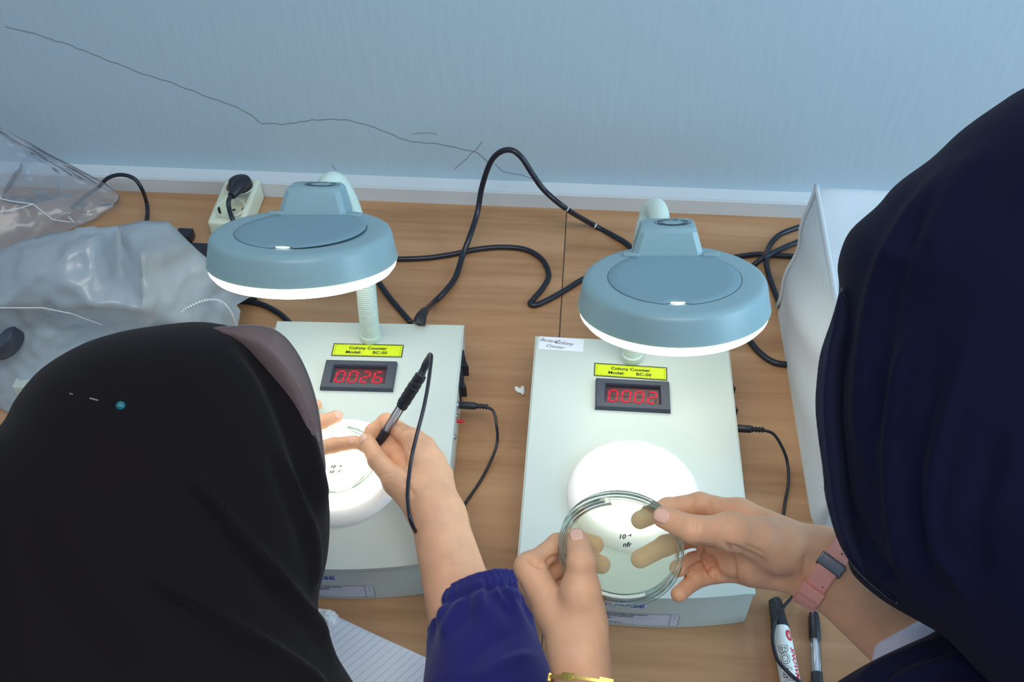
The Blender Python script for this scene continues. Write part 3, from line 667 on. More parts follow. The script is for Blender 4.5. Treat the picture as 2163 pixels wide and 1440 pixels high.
# the plug in the far socket, its cord falling over the near socket
cr = P(507, 385, z=.055)
o = bmesh.new(); lathe(o, [(0, .029), (.0185, .029), (.0190, .046), (.0170, .052), (.008, .056), (0, .0565)], 32, Matrix.Translation((-.486, -.0270, 0)))
pl = bmobj('mains_plug', o, 'black', ang=45); origin(pl, (-.486, -.0270, .03)); tag(pl, 'black round mains plug seated in the far socket of the cream block', 'plug')
base = Vector((-.486, -.0270, .03))
bm = bmesh.new(); tube(bm, [Vector(P(515, 383, z=.062))-base, Vector(P(505, 392, z=.064))-base, Vector(P(497, 404, z=.063))-base, Vector(P(489, 414, z=.062))-base], [.010, .0115, .0085, .0062], 16); bmobj('plug_grip', bm, 'black', pl)
bm = bmesh.new(); tube(bm, [v-base for v in spline([P(489, 412, z=.062), P(483, 424, z=.059), P(484, 440, z=.052), P(491, 462, z=.044), P(505, 490, z=.025), P(540, 530, z=.006), P(600, 560, z=.005)], 8)], .0036, 12); bmobj('cord', bm, 'cable', pl, ang=180)

# ============================================================ pens, paper, crumbs
def along(name, a, b, label, cat):
    a, b = V(a), V(b); t = empty(name, a); d = (b-a).normalized(); z = Vector((0, 0, 1)); x = d.cross(z).normalized(); up = x.cross(d)
    t.matrix_world = Matrix(((x.x, d.x, up.x, a.x), (x.y, d.y, up.y, a.y), (x.z, d.z, up.z, a.z), (0, 0, 0, 1))); tag(t, label, cat); return t, (b-a).length
RY = Matrix.Rotation(-PI/2, 4, 'X')  # lathe axis z -> +y
RB = 0.0092
ma, mb = P(1637, 1268, z=RB), P(1672, 1455, z=RB)
t, L_ = along('marker_pen', ma, mb, 'white whiteboard marker with black cap, at the bottom right on the table', 'marker')
def lat(parent, name, prof, m_, n=40, ang=40, lab=None):
    bm = bmesh.new(); lathe(bm, prof, n, RY); o = bmobj(name, bm, m_, parent, ang=ang)
    if lab: tag(o, lab)
    return o
lat(t, 'cap', [(0, 0), (.0066, 0), (.0075, .001), (.0086, .026), (.0094, .029), (.0098, .032), (.0088, .033), (.0088, .024)], 'black', lab='black cap')
bm = bmesh.new(); box(bm, -.0032, .0, .0070, .0032, .030, .0090, .0008); bmobj('clip', bm, 'black', t)
mbdy = lat(t, 'barrel', [(.0084, .030), (.0094, .035), (.0101, .043), (.0104, .052), (.0104, .125), (.0095, .128), (0, .128)], 'marker', lab='white barrel')
def wrap(me_list, R_):   # local (x = round the barrel, y = along it) onto the barrel
    return merge(me_list, lambda c: (R_*math.sin(c.x/R_), c.y, R_*math.cos(c.x/R_)))
rot = Matrix.Rotation(PI/2, 4, 'Z')
T = Matrix.Translation
def barrel_text(s, x, y, size, mt, bold, R_, sx=1.0, shear=0):
    me = textmesh(s, size, T((x, y, 0))@rot, bold, shear, 'LEFT', sx=sx); b = bmesh.new(); b.from_mesh(me)
    bmesh.ops.subdivide_edges(b, edges=[e for e in b.edges if e.calc_length() > .002], cuts=2); m2 = bpy.data.meshes.new('x'); b.to_mesh(m2); b.free()
    return m2
b_ = wrap([barrel_text('BOARD', .0040, .0565, .0135, 0, .045, .0106, 1.15)], .01056); bmobj('lettering', b_, 'ink', mbdy, smooth=False)
b_ = wrap([barrel_text('BOARD', .0040, .0565, .0135, 0, .005, .0107, 1.15)], .01066); bmobj('lettering', b_, 'marker', mbdy, smooth=False)
b_ = wrap([barrel_text('SNOWMAN', -.0072, .0590, .0080, 0, .03, .0107, 1.1, .2)], .01062); tag(bmobj('lettering', b_, 'red', mbdy, smooth=False), 'red lettering')
bm = bmesh.new(); lathe(bm, [(0, 0), (.002, 0), (.0035, 0), (.0048, 0)], 32, T((-.0060, .0455, 0))@Matrix.Diagonal((.8, 1.3, 1, 1))); bm2 = bpy.data.meshes.new('x'); bm.to_mesh(bm2); bm.free()
lg = bmobj('emblem', wrap([bm2], .01062), 'red', mbdy); tag(lg, 'red oval emblem with white snowflake')
bm = bmesh.new()
for k in range(3):
    a_ = PI*k/3+.3; c_, s_ = math.cos(a_)*.0030, math.sin(a_)*.0030; ribbon(bm, [(-.0060-c_*.8, .0455-s_*1.3), (-.0060, .0455), (-.0060+c_*.8, .0455+s_*1.3)], .0006, 0)
bm2 = bpy.data.meshes.new('x'); bm.to_mesh(bm2); bm.free(); bmobj('snowflake', wrap([bm2], .01070), 'marker', mbdy, smooth=False)

pa, pb = P(1718, 1278, z=.0052), P(1726, 1442, z=.0052)
t, L_ = along('gel_pen', pa, pb, 'clear-barrelled gel pen with black grip, lying right of the marker', 'pen')
lat(t, 'tip', [(0, 0), (.0006, .0005), (.0010, .004), (.0022, .005), (.0028, .011), (.0034, .0115)], 'steel', lab='steel tip')
lat(t, 'grip', [(.0034, .0085), (.0048, .0095), (.0060, .016), (.0063, .040), (.0060, .0415), (.0050, .0415)], 'black', lab='black rubber grip')
lat(t, 'barrel', [(.0056, .041), (.0058, .0415), (.0058, .082)], 'barrel')
lat(t, 'refill', [(0, .038), (.0022, .038), (.0026, .053), (.0026, .0531), (.0024, .0532), (.0024, .080), (0, .080)], 'refill')
lat(t, 'end_plug', [(0, .079), (.0060, .079), (.0062, .080), (.0060, .096), (0, .097)], 'black', lab='black end plug')
# counting pen in the left person's hand
ca, cb = P(776, 972, z=.1015), P(889, 793, z=.196)
t, L_ = along('counting_pen', ca, cb, 'clear counting pen with black tape and cord, held over the left stage', 'pen')
k_ = L_/.130
lat(t, 'tip', [(0, 0), (.0008, .001), (.0024, .012*k_), (.0036, .014*k_)], 'steel')
lat(t, 'grip', [(.0034, .012*k_), (.0050, .020*k_), (.0054, .046*k_), (.0050, .0475*k_), (.003, .0475*k_)], 'black', lab='black rubber grip')
lat(t, 'barrel', [(.0049, .046*k_), (.0050, .047*k_), (.0050, .086*k_)], 'barrel')
lat(t, 'refill', [(0, .030*k_), (.0022, .030*k_), (.0022, .086*k_)], 'refill')
tp = bmesh.new(); 
n = 40; tube(tp, [(.0003*math.sin(i*.9), (.084+.046*i/n)*k_, 0) for i in range(n+1)], [.0064+.00015*math.sin(i*1.1)+(.0004 if 3 < i < 30 else 0) for i in range(n+1)], 20); tag(bmobj('tape_wrap', tp, 'black', t), 'black tape wrapped round the top')
top = V(P(908, 748, z=.214))
loc_ = t.matrix_world.inverted()
bm = bmesh.new(); q = [loc_@V(cb)-Vector((0, .002, 0)), loc_@V(P(897, 775, z=.203)), loc_@V(P(905, 758, z=.210)), loc_@top]; tube(bm, spline(q, 6), [.0055, .005, .0045, .0042, .004, .004, .0042, .0044, .0044, .0043, .0042, .004, .0038, .0036, .0034, .0030, .0028, .0026, .0024][:len(spline(q, 6))], 14); bmobj('cord_sleeve', bm, 'black', t)
pc = spline([loc_@V(p) for p in (P(908, 748, z=.214), P(911, 752, z=.218), P(909, 775, z=.216), P(903, 820, z=.208), P(893, 870, z=.198), P(880, 920, z=.186), P(868, 975, z=.172), P(861, 1040, z=.162), P(864, 1083, z=.160), P(871, 1108, z=.152), P(879, 1124, z=.136), P(887, 1134, z=.110), P(950, 1140, z=.0705), P(975, 1110, z=.06), P(983, 1075, z=.03))], 10)
bm = bmesh.new(); tube(bm, pc, .0021, 10); bmobj('cord', bm, 'cable', t, ang=180)
lead(q1.y, q1.x, q1.z, [P(1042, 868, z=.040), P(1049, 900, z=.030), P(1050, 935, z=.015), P(1036, 975, z=.006), P(1015, 1015, z=.0035), P(995, 1045, z=.003), P(978, 1070, z=.003), P(960, 1100, z=.003), P(945, 1130, z=.003)], 'thin black lead plugged into the right side of the left counter')
lead(-.3514-.1170, .2562, .042, [P(1632, 915, z=.040), P(1650, 940, z=.030), P(1663, 975, z=.015), P(1665, 1020, z=.005), P(1656, 1075, z=.003), P(1655, 1130, z=.003), P(1672, 1190, z=.003), P(1690, 1230, z=.003), P(1676, 1257, z=.004), P(1655, 1282, z=.014), P(1638, 1315, z=.0225), P(1632, 1350, z=.0225), P(1642, 1392, z=.0235), P(1664, 1418, z=.0235), P(1692, 1442, z=.020), P(1740, 1475, z=.005), P(1800, 1500, z=.003)], 'thin black lead from the right counter, crossing over the marker pen')
# ruled sheet
A_, B_ = P(705, 1300, z=0), P(925, 1402, z=0); d_ = (B_-A_)/np.linalg.norm(B_-A_); n_ = np.array([d_[1], -d_[0], 0])
A_ = A_-d_*.05; t = empty('note_sheet', V(A_)+Vector((0, 0, .0006)), math.atan2(d_[1], d_[0])); tag(t, 'sheet of pale blue ruled paper under the black hijab at the table front', 'paper')
bm = bmesh.new(); nx_, ny_ = 14, 12
for i in range(nx_):
    for j in range(ny_):
        c4 = [((i+a)*.19/nx_, -(j+b)*.075/ny_) for a, b in ((0, 0), (1, 0), (1, 1), (0, 1))]
        bm.faces.new([bm.verts.new((x, y, .0006+.0009*math.sin(x*30+y*22)**2)) for x, y in c4])
bmesh.ops.remove_doubles(bm, verts=bm.verts, dist=1e-5)
sh = bmobj('sheet', bm, 'paper', t); md = sh.modifiers.new('s', 'SOLIDIFY'); md.thickness = .0003
bm = bmesh.new()
for i in range(22):
    x = .006+i*.0083; ribbon(bm, [(x-j_*.0028, -.001-.0725*j_/10) for j_ in range(11)], .0004, 0)
for v in bm.verts: v.co.z = .0011+.0009*math.sin(v.co.x*30+v.co.y*22)**2
bmobj('ruling', bm, 'line', t, smooth=False)
def crumple(name, ctr, size, seed, m_, label, cat, h=.6, jag=.3, flat=True):
    random.seed(seed); bm = bmesh.new(); n = 18; rings = [(.0, .8), (.45, 1.0), (.8, .75), (1.0, .35)]
    prev = None; c0 = bm.verts.new((0, 0, size*h))
    for r, zz in rings[1:]:
        row = []
        for i in range(n):
            a_ = 2*PI*i/n; rr_ = size*r*(1+random.uniform(-jag, jag)*(r > .7)); row.append(bm.verts.new((rr_*math.cos(a_), rr_*.75*math.sin(a_), max(.0004, size*h*zz*random.uniform(.5, 1.1)*(1-.75*(r > .9))))))
        for i in range(n):
            if prev is None: bm.faces.new((c0, row[i], row[(i+1) % n]))
            else: bm.faces.new((prev[i], row[i], row[(i+1) % n], prev[(i+1) % n]))
        prev = row
    bot = [bm.verts.new((v.co.x*.9, v.co.y*.9, 0.0002)) for v in prev]
    for i in range(n): bm.faces.new((prev[i], bot[i], bot[(i+1) % n], prev[(i+1) % n]))
    bm.faces.new(bot[::-1]); bmesh.ops.triangulate(bm, faces=bm.faces)
    o = bmobj(name, bm, m_, ang=25); o.location = ctr; tag(o, label, cat); return o
c = P(688, 1308, z=0); crumple('torn_wrapper', (c[0], c[1], .0022), .0135, 3, 'debris', 'crumpled white scrap with ragged edge at the corner of the ruled sheet', 'scrap', .8, .18)
# two-lobed white chip
t_c = P(1099, 826, z=0); bm = bmesh.new()
for sgn, tw, ln in ((-1, .35, .0085), (1, -.45, .0100)):
    M = T((sgn*.0028, 0, .0018))@Matrix.Rotation(tw+.5, 4, 'Z')@Matrix.Rotation(sgn*.35, 4, 'Y'); r_ = bmesh.ops.create_uvsphere(bm, u_segments=10, v_segments=7, radius=1)['verts']
    for v in r_: v.co = M@Vector((v.co.x*.0034, v.co.y*ln*(.8+.2*v.co.x), v.co.z*.0016))
o = bmobj('paper_scrap', bm, 'debris', ang=30); o.location = (t_c[0], t_c[1], .0006); tag(o, 'tiny white folded scrap on the bare wood between the two counters', 'scrap')

# ============================================================ white box cover on the right
bm = bmesh.new()
xb, yb, ht = .356, -.207, .222
nu, nv = 22, 12
def boxpt(x, y, z):   # slack cloth: bulges and sags
    b = .007*math.sin(y*17+z*9)+.004*math.sin(z*37+y*8); return b
L0 = [(xb+.30, yb), (xb, yb), (xb, -.585), (xb+.30, -.585)]
grid = {}
path = [(xb+.30-.30*i/10, yb) for i in range(10)]+[(xb, yb-.378*i/26) for i in range(26)]+[(xb+.30*i/10, -.585) for i in range(11)]
rows = []
for j in range(13):
    z = ht*j/12; row = []
    for i, (x, y) in enumerate(path):
        inl = 10 <= i < 36; lean = -.008*(1-j/12)
        k = math.sin(PI*min(1, j/12))
        dx = (lean+(.010*math.sin((y-yb)*16)*k+.004*math.sin(z*60+y*25)*k) if inl else 0); dy = (.006*math.sin(x*20)*k if not inl else 0)
        zz = z*(1-.16*max(0, (yb-y)/.378)) if True else z
        row.append(bm.verts.new((x+dx, y+dy, zz)))
    rows.append(row)
for A, B in zip(rows, rows[1:]):
    for i in range(len(path)-1): bm.faces.new((A[i], A[i+1], B[i+1], B[i]))
toprow = rows[-1]; pipe1 = [toprow[i].co.copy() for i in range(10, 37)]; pipe2 = [rows[j][10].co.copy() for j in range(13)]
# top panel
tg = []
for i in range(27):
    y = yb-.378*i/26; r_ = []
    for j in range(11):
        x = xb+.30*j/10
        if j == 0: r_.append(toprow[10+i] if 10+i < 36 else toprow[36]); continue
        if i == 0: r_.append(toprow[10-j]); continue
        if i == 26: r_.append(toprow[36+j]); continue
        r_.append(bm.verts.new((x, y, ht*(1-.16*i/26)-.010*math.sin(PI*j/10)*math.sin(PI*i/26)+.002*math.sin(i*.9+j*1.3))))
    tg.append(r_)
for A, B in zip(tg, tg[1:]):
    for j in range(10):
        q = []; [q.append(v) for v in (A[j], B[j], B[j+1], A[j+1]) if v not in q]
        if len(q) > 2: bm.faces.new(q)
o = bmobj('box_cover', bm, 'tote', ang=50); o.modifiers.new('s', 'SUBSURF').levels = 1; o.modifiers['s'].render_levels = 1
cov = o; origin(o, (xb+.15, -.4, 0)); tag(o, 'white non-woven fabric dust cover over a box, beside the navy hijab', 'dust cover')
bm = bmesh.new(); tube(bm, [q-Vector((xb+.15, -.4, 0)) for q in pipe1], .0030, 8); tag(bmobj('piping', bm, 'tote', cov, ang=180), 'white piping along the top edge')
bm = bmesh.new(); tube(bm, [q-Vector((xb+.15, -.4, 0)) for q in pipe2], .0030, 8); tag(bmobj('piping', bm, 'tote', cov, ang=180), 'white piping down the back edge')

# ============================================================ plastic bags on the left
from mathutils.geometry import delaunay_2d_cdt
def sheet(name, pts, m_, sub, amp, scale, seed, sharp=28):
    co = [Vector((p[0], -p[1])) for p in pts]
    r_ = delaunay_2d_cdt(co, [], [], 0, 1e-4); bm = bmesh.new(); vs = []
    W = [V(P(p[0], p[1], z=p[2])) if len(p) == 3 else V(P(p[0], p[1], y=p[3])) for p in pts]
    for i, c in enumerate(r_[0]): vs.append(bm.verts.new(W[r_[3][i][0]] if r_[3][i] else (0, 0, 0)))
    for f in r_[2]: 
        try: bm.faces.new([vs[i] for i in f])
        except ValueError: pass
    for k in range(sub):
        bmesh.ops.subdivide_edges(bm, edges=bm.edges[:], cuts=1, use_grid_fill=True, smooth=.0)
        bm.normal_update()
        for v in bm.verts: 
            if not v.is_boundary or k == 0:
                v.co += v.normal*noise.noise(v.co*scale*(k+1)+Vector((seed, 0, 0)))*amp/(k+1)
    return bm
BAG = [(-120, 560, .13), (-60, 545, .17), (0, 531, .20), (45, 503, .205), (160, 482, .215), (250, 468, .215), (355, 470, .20), (395, 510, .18), (440, 562, .14), (482, 612, .085), (508, 655, .05), (503, 692, .03), (440, 760, .012), (330, 830, .006), (120, 900, .004), (25, 876, .003), (-60, 830, .003), (-140, 760, .003),
       (300, 540, .225), (190, 507, .235), (255, 570, .19), (100, 560, .225), (370, 600, .16), (372, 680, .11), (300, 650, .175), (200, 640, .185), (100, 650, .17), (0, 648, .175), (-90, 650, .16), (210, 685, .11), (130, 690, .105), (60, 690, .11), (300, 700, .10), (430, 640, .10), (80, 730, .085), (160, 730, .07), (0, 760, .07), (230, 760, .05), (90, 800, .045), (10, 830, .02), (-70, 740, .06)]
bm = sheet('x', BAG, None, 3, .010, 22, 3)
# the far side of the bag falls to the table behind its crest
bound = [v for v in bm.verts if v.is_boundary]
ext = [e for e in bm.edges if e.is_boundary and min(pix(np.array([e.verts[0].co, e.verts[1].co]))[:, 1]) < 640 and max(e.verts[0].co.z, e.verts[1].co.z) > .04]
r_ = bmesh.ops.extrude_edge_only(bm, edges=ext)['geom']
for v in [g for g in r_ if isinstance(g, bmesh.types.BMVert)]: v.co = v.co+Vector((.004, .055, -v.co.z*.55))
ext2 = [g for g in r_ if isinstance(g, bmesh.types.BMEdge) and g.is_boundary and all(v in [q for q in r_ if isinstance(q, bmesh.types.BMVert)] for v in g.verts)]
r2 = bmesh.ops.extrude_edge_only(bm, edges=ext2)['geom']
for v in [g for g in r2 if isinstance(g, bmesh.types.BMVert)]: v.co = Vector((v.co.x+.004, v.co.y+.02, .002))
o = bmobj('plastic_cover', bm, 'milky', ang=180); origin(o, (-.56, -.40, 0)); tag(o, 'crumpled milky plastic dust cover in front of the left wall', 'plastic cover')
bm = bmesh.new()
for l in ([(-60, 646, .178), (0, 650, .178), (90, 650, .175), (150, 662, .165), (215, 686, .125)],):
    tube(bm, [V(P(*p[:2], z=p[2]+.001))-Vector((-.56, -.40, 0)) for p in l], .0008, 6)
bmobj('hem', bm, 'pvc', o)
l = [(369, 668, .118), (395, 650, .117), (430, 635, .110), (460, 634, .100), (482, 650, .085), (495, 675, .055), (500, 690, .04)]
bm = bmesh.new(); sp = spline([P(*p[:2], z=p[2]+.004) for p in l], 6); 
for i in range(0, len(sp)-1): tube(bm, [sp[i]-Vector((-.56, -.40, 0)), sp[i].lerp(sp[i+1], .6)-Vector((-.56, -.40, 0))], .0016, 6)
tag(bmobj('stitching', bm, 'pvc', o), 'white stitched seam')
# what stands under it: another lamp head and machine
t = empty('covered_counter', (-.60, -.44, 0), .1); tag(t, 'pale machine with a dark round head showing through the milky plastic cover', 'machine')
bm = bmesh.new(); box(bm, -.07, -.02, .001, .11, .12, .045, .004); bmobj('base_box', bm, 'cream', t)
bm = bmesh.new(); lathe(bm, [(0, 0), (.028, 0), (.031, .004), (.031, .030), (.028, .034), (0, .034)], 48, Matrix.Translation(V(P(12, 705, z=.095))-Vector((-.60, -.44, 0)))@Matrix.Rotation(.5, 4, 'X')); tag(bmobj('knob', bm, 'bezel', t), 'dark blue round head')
bm = bmesh.new(); tube(bm, [(-.02, .05, .05), (-.02, .06, .12), (0, .03, .165)], .012, 16); bmobj('arm', bm, 'shade', t)
CLR = [(-150, 200, 0, -.03), (0, 280, 0, -.03), (60, 325, 0, -.032), (120, 362, 0, -.034), (175, 385, 0, -.036), (252, 412, 0, -.04), (238, 436, .022), (168, 476, .012), (60, 520, .012), (-80, 560, .012), (-200, 500, .02), (-200, 350, 0, -.05),
       (70, 432, .055), (115, 465, .035), (0, 420, .075), (0, 448, .06), (60, 380, 0, -.05), (130, 415, .05), (-80, 400, .08), (150, 450, .035), (190, 425, .03)]
bm = sheet('x', CLR, None, 3, .006, 30, 9)
o = bmobj('plastic_bag', bm, 'clear', ang=180); md = o.modifiers.new('s', 'SOLIDIFY'); md.thickness = .006; md.offset = -1
origin(o, (-.78, -.08, 0)); tag(o, 'clear plastic bag leaning on the wall and trunking at the left edge', 'bag')
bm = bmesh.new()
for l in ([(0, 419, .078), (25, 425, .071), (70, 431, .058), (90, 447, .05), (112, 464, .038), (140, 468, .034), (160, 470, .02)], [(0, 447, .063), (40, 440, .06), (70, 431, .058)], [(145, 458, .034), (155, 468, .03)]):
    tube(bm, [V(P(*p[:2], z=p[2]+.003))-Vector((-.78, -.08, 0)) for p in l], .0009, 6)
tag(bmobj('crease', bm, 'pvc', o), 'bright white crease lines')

# ============================================================ people
def hand_prims(Wr, mcp, fingers, thumb, elbow, extra=(), wr_r=(.0195, .0195), el_r=.036, pal=.0115, spread=.35, fr=(.0098, .0090, .0082, .0074)):
    Wr = np.array(Wr); mcp = [np.array(m_) for m_ in mcp]; ctr = sum(mcp)/4; sp_ = mcp[0]-mcp[3]
    sdir = sp_/np.linalg.norm(sp_); ax = Wr-ctr; sdir = sdir-ax*(sdir@ax)/(ax@ax); sdir /= np.linalg.norm(sdir)
    palm = [(Wr+sdir*(.0135*(1.5-i)/1.5), mcp[i], .0150, pal) for i in range(4)]
    th = [np.array(x) for x in thumb[0]]; tr = thumb[1]
    palm += [(Wr+sdir*.008, th[0], .0155, .0155), (th[0], th[1], .0155, tr[0]+.002), (th[0]*.5+th[1]*.5, (mcp[0]+Wr)/2, .012, .011)]
    palm += list(extra)
    fing = [[(th[i], th[i+1], tr[i], tr[i+1]) for i in range(1, len(th)-1)] if False else [(th[i+1], th[i+2], tr[i], tr[i+1]) for i in range(len(th)-2)]]
    for k, F_ in enumerate(fingers):
        pts = [mcp[k]]+[np.array(x) for x in F_]; s = [1.08, 1.0, .93, .86]
        rr = [fr[k]*1.0*s[i] if i < 4 else fr[k]*.8 for i in range(len(pts))] if True else 0
        fing.append([(pts[i], pts[i+1], rr[i], rr[i+1]) for i in range(len(pts)-1)])
    off = sdir*.0115; arm = [(Wr+off, np.array(elbow)+off, wr_r[0], el_r), (Wr-off, np.array(elbow)-off, wr_r[1], el_r)]
    allp = palm+arm+[q for f_ in fing for q in f_]
    A = np.array([q[0] for q in allp[:len(palm)]]+[q[0] for f_ in fing for q in f_]+[f_[-1][1] for f_ in fing])
    c = A.mean(0); rad = np.linalg.norm(A-c, axis=1).max()+.03
    def f(p):
        d = uni(p, arm, .012)
        near = np.linalg.norm(p-c, axis=1) < rad+.02
        if near.any():
            q = p[near]; a = uni(q, palm, .011); g = None
            for F_ in fing:
                e = uni(q, F_, .0035); g = e if g is None else smin(g, e, .0016)
            h = smin(a, g, .0075); d[near] = smin(d[near], h, .016)
        return d
    return f, arm
def nailpatch(body, tip, prev, nrm, w_=.0112, l_=.0125, r=.0088, back=.004):
    tip, prev, nrm = V(tip), V(prev), Vector(nrm).normalized(); a = (tip-prev).normalized(); nrm = (nrm-a*nrm.dot(a)).normalized(); s = a.cross(nrm)
    bm = bmesh.new(); n, m_ = 8, 8; G = []
    for i in range(n+1):
        u = -1+2*i/n; row = []
        for j in range(m_+1):
            v = -1+2*j/m_; vv = v; uu = u*math.sqrt(1-.38*v*v)
            ang = uu*w_/2/r; row.append(bm.verts.new(tip-a*(back-l_/2*vv*math.sqrt(1-.3*u*u))+s*math.sin(ang)*r+nrm*(math.cos(ang)*r+.0005-.0013*max(0, v)**2)))
        G.append(row)
    for A, B in zip(G, G[1:]):
        for j in range(m_): bm.faces.new((A[j], A[j+1], B[j+1], B[j]))
    o = bmobj('fingernail', bm, 'nail', body); md = o.modifiers.new('s', 'SOLIDIFY'); md.thickness = .0006; md.offset = -1; return o
def head_sdf(c, fdir, up, s=1):
    f_ = np.array(fdir, float); f_ /= np.linalg.norm(f_); u = np.array(up, float); u -= f_*(u@f_); u /= np.linalg.norm(u); r = np.cross(f_, u); c = np.array(c)
    W = lambda x, y, z: c+r*x*s+f_*y*s+u*z*s
    pr_ = [ell(W(0, -.012, .02), (r, f_, u), (.072*s, .090*s, .082*s)), ell(W(0, .022, -.035), (r, f_, u), (.058*s, .062*s, .070*s)),
           (W(0, .062, -.085), W(0, .055, -.078), .020*s, .022*s), (W(0, .078, .012), W(0, .098, -.022), .007*s, .012*s), (W(-.010, .088, -.026), W(.010, .088, -.026), .008*s, .008*s),
           (W(-.017, .079, -.052), W(.017, .079, -.052), .008*s, .008*s), (W(-.034, .070, .022), W(.034, .070, .022), .012*s, .012*s), (W(-.074, -.005, -.01), W(-.072, -.008, .015), .009*s, .010*s), (W(.074, -.005, -.01), W(.072, -.008, .015), .009*s, .010*s)]
    return pr_, W
def person(label, hands, torso, headp, headW):
    t = empty('person', (float(torso['pelvis'][0]), float(torso['pelvis'][1]), -.30)); tag(t, label, 'person', kind=None); base = np.array(t.location)
    tp = torso['prims']
    def f(p):
        d = uni(p, tp, .05); d = smin(d, uni(p, headp, .012), .03)
        for h in hands: d = smin(d, h[0](p), .012)
        return d
    return t, f, base

def build(f, lo, hi, h, name, m_, parent, base, lines=None, proj=2, post=None):
    X, F, N = net(f, lo, hi, h, proj)
    if lines: X = folds(X, N, lines)
    if post: X = post(X, N)
    return netobj(name, X-base, F, m_, parent)

# ---------------- left person: black hijab, navy top
Zs = .098
L_wr = P(925, 1085, z=.125); L_el = P(1040, 1520, z=.085); L_sh = np.array([-.10, -1.06, .16])
l_mcp = [P(872, 928, z=.146), P(898, 945, z=.140), P(918, 972, z=.128), P(934, 1003, z=.116)]
l_f = [[P(816, 891, z=.121), P(788, 912, z=.114), P(774, 942, z=.107)], [P(838, 918, z=.124), P(815, 950, z=.114), P(800, 972, z=.107)], [P(858, 950, z=.116), P(838, 982, z=.110), P(822, 1000, z=.104)], [P(886, 990, z=.101), P(862, 1015, z=.100), P(850, 1030, z=.101)]]
l_th = ([P(888, 1062, z=.135), P(838, 1018, z=.140), P(798, 972, z=.138), P(776, 932, z=.127)], [.0125, .0105, .0088])
HL1 = hand_prims(L_wr, l_mcp, l_f, l_th, L_el, [(P(865, 1010, z=.128), P(850, 985, z=.116), .012, .010), (P(850, 975, z=.120), P(834, 953, z=.114), .012, .011)], (.0205, .0205), .036)
# left hand steadying the dish
m_wr = P(470, 1010, z=.115); m_el = np.array([-.50, -.86, .05]); m_sh = np.array([-.44, -1.04, .16])
m_mcp = [P(588, 975, z=.118), P(585, 930, z=.118), P(575, 890, z=.115), P(560, 855, z=.110)]
m_f = [[P(655, 952, z=.116), P(705, 940, z=.108), P(747, 934, z=.1045)], [P(640, 905, z=.112), P(680, 890, z=.102), P(710, 880, z=.094)], [P(620, 868, z=.105), P(650, 858, z=.095), P(668, 855, z=.086)], [P(600, 830, z=.10), P(625, 820, z=.09), P(640, 815, z=.084)]]
m_th = ([P(510, 1050, z=.115), P(560, 1070, z=.115), P(610, 1070, z=.110), P(645, 1060, z=.106)], [.012, .0105, .009])
HL2 = hand_prims(m_wr, m_mcp, m_f, m_th, m_el, (), fr=(.0092, .0088, .0080, .0072))
HLC = np.array([-.262, -.830, .375]); fL = np.array([.55, .62, -.62]); uL = np.array([.35, .35, .85])
hp_, WL = head_sdf(HLC+np.array([0, 0, -.005]), fL, uL, .97)
tl_ = [(np.array([-.36, -1.22, -.28]), np.array([-.32, -1.14, 0]), .13, .115), (np.array([-.32, -1.14, 0]), np.array([-.28, -1.06, .12]), .115, .10), (L_sh, m_sh, .055, .055), (np.array([-.27, -1.03, .17]), HLC+np.array([-.02, -.03, -.07]), .055, .052),
       (L_sh, L_el, .050, .038), (m_sh, m_el, .050, .038)]
T1, fbl, b1 = person('person in a black hijab and navy blouse bending over the left counter, pen in hand', [HL1, HL2], dict(pelvis=(-.36, -1.22), prims=tl_), hp_, WL)
cr_l = [([(800, 1008), (822, 1000), (842, 1002)], 2.2, -.0005), ([(803, 1016), (824, 1009), (845, 1012)], 2.2, -.0004), ([(826, 1028), (842, 1030)], 3, -.0004), ([(862, 945), (868, 958), (858, 985), (868, 1003)], 5, -.002), ([(820, 905), (832, 915)], 4, -.0012), ([(850, 1010), (868, 1035), (874, 1050)], 5, -.0022)]
bodyL = build(fbl, (-.66, -1.32, -.10), (.16, -.48, .50), .0016, 'body', 'skin', T1, b1, cr_l)
def viewn(p): v = CAM-np.array(p); return v/np.linalg.norm(v)
def nail(body, base, tip, prev, tilt=(0, 0, 0), **k):
    o = nailpatch(body, np.array(tip)-base, np.array(prev)-base, viewn(tip)+np.array(tilt), **k); return o
nail(bodyL, b1, l_th[0][3], l_th[0][2], (-.2, -.1, 0), r=.0092, w_=.0120, l_=.0135, back=.001)
nail(bodyL, b1, m_f[0][2], m_f[0][1], (0, .25, .3), r=.0082, w_=.0105, l_=.0125, back=.0005)
nail(bodyL, b1, m_f[1][2], m_f[1][1], (0, .1, .3), r=.0078, w_=.0105, l_=.0120, back=.0005)
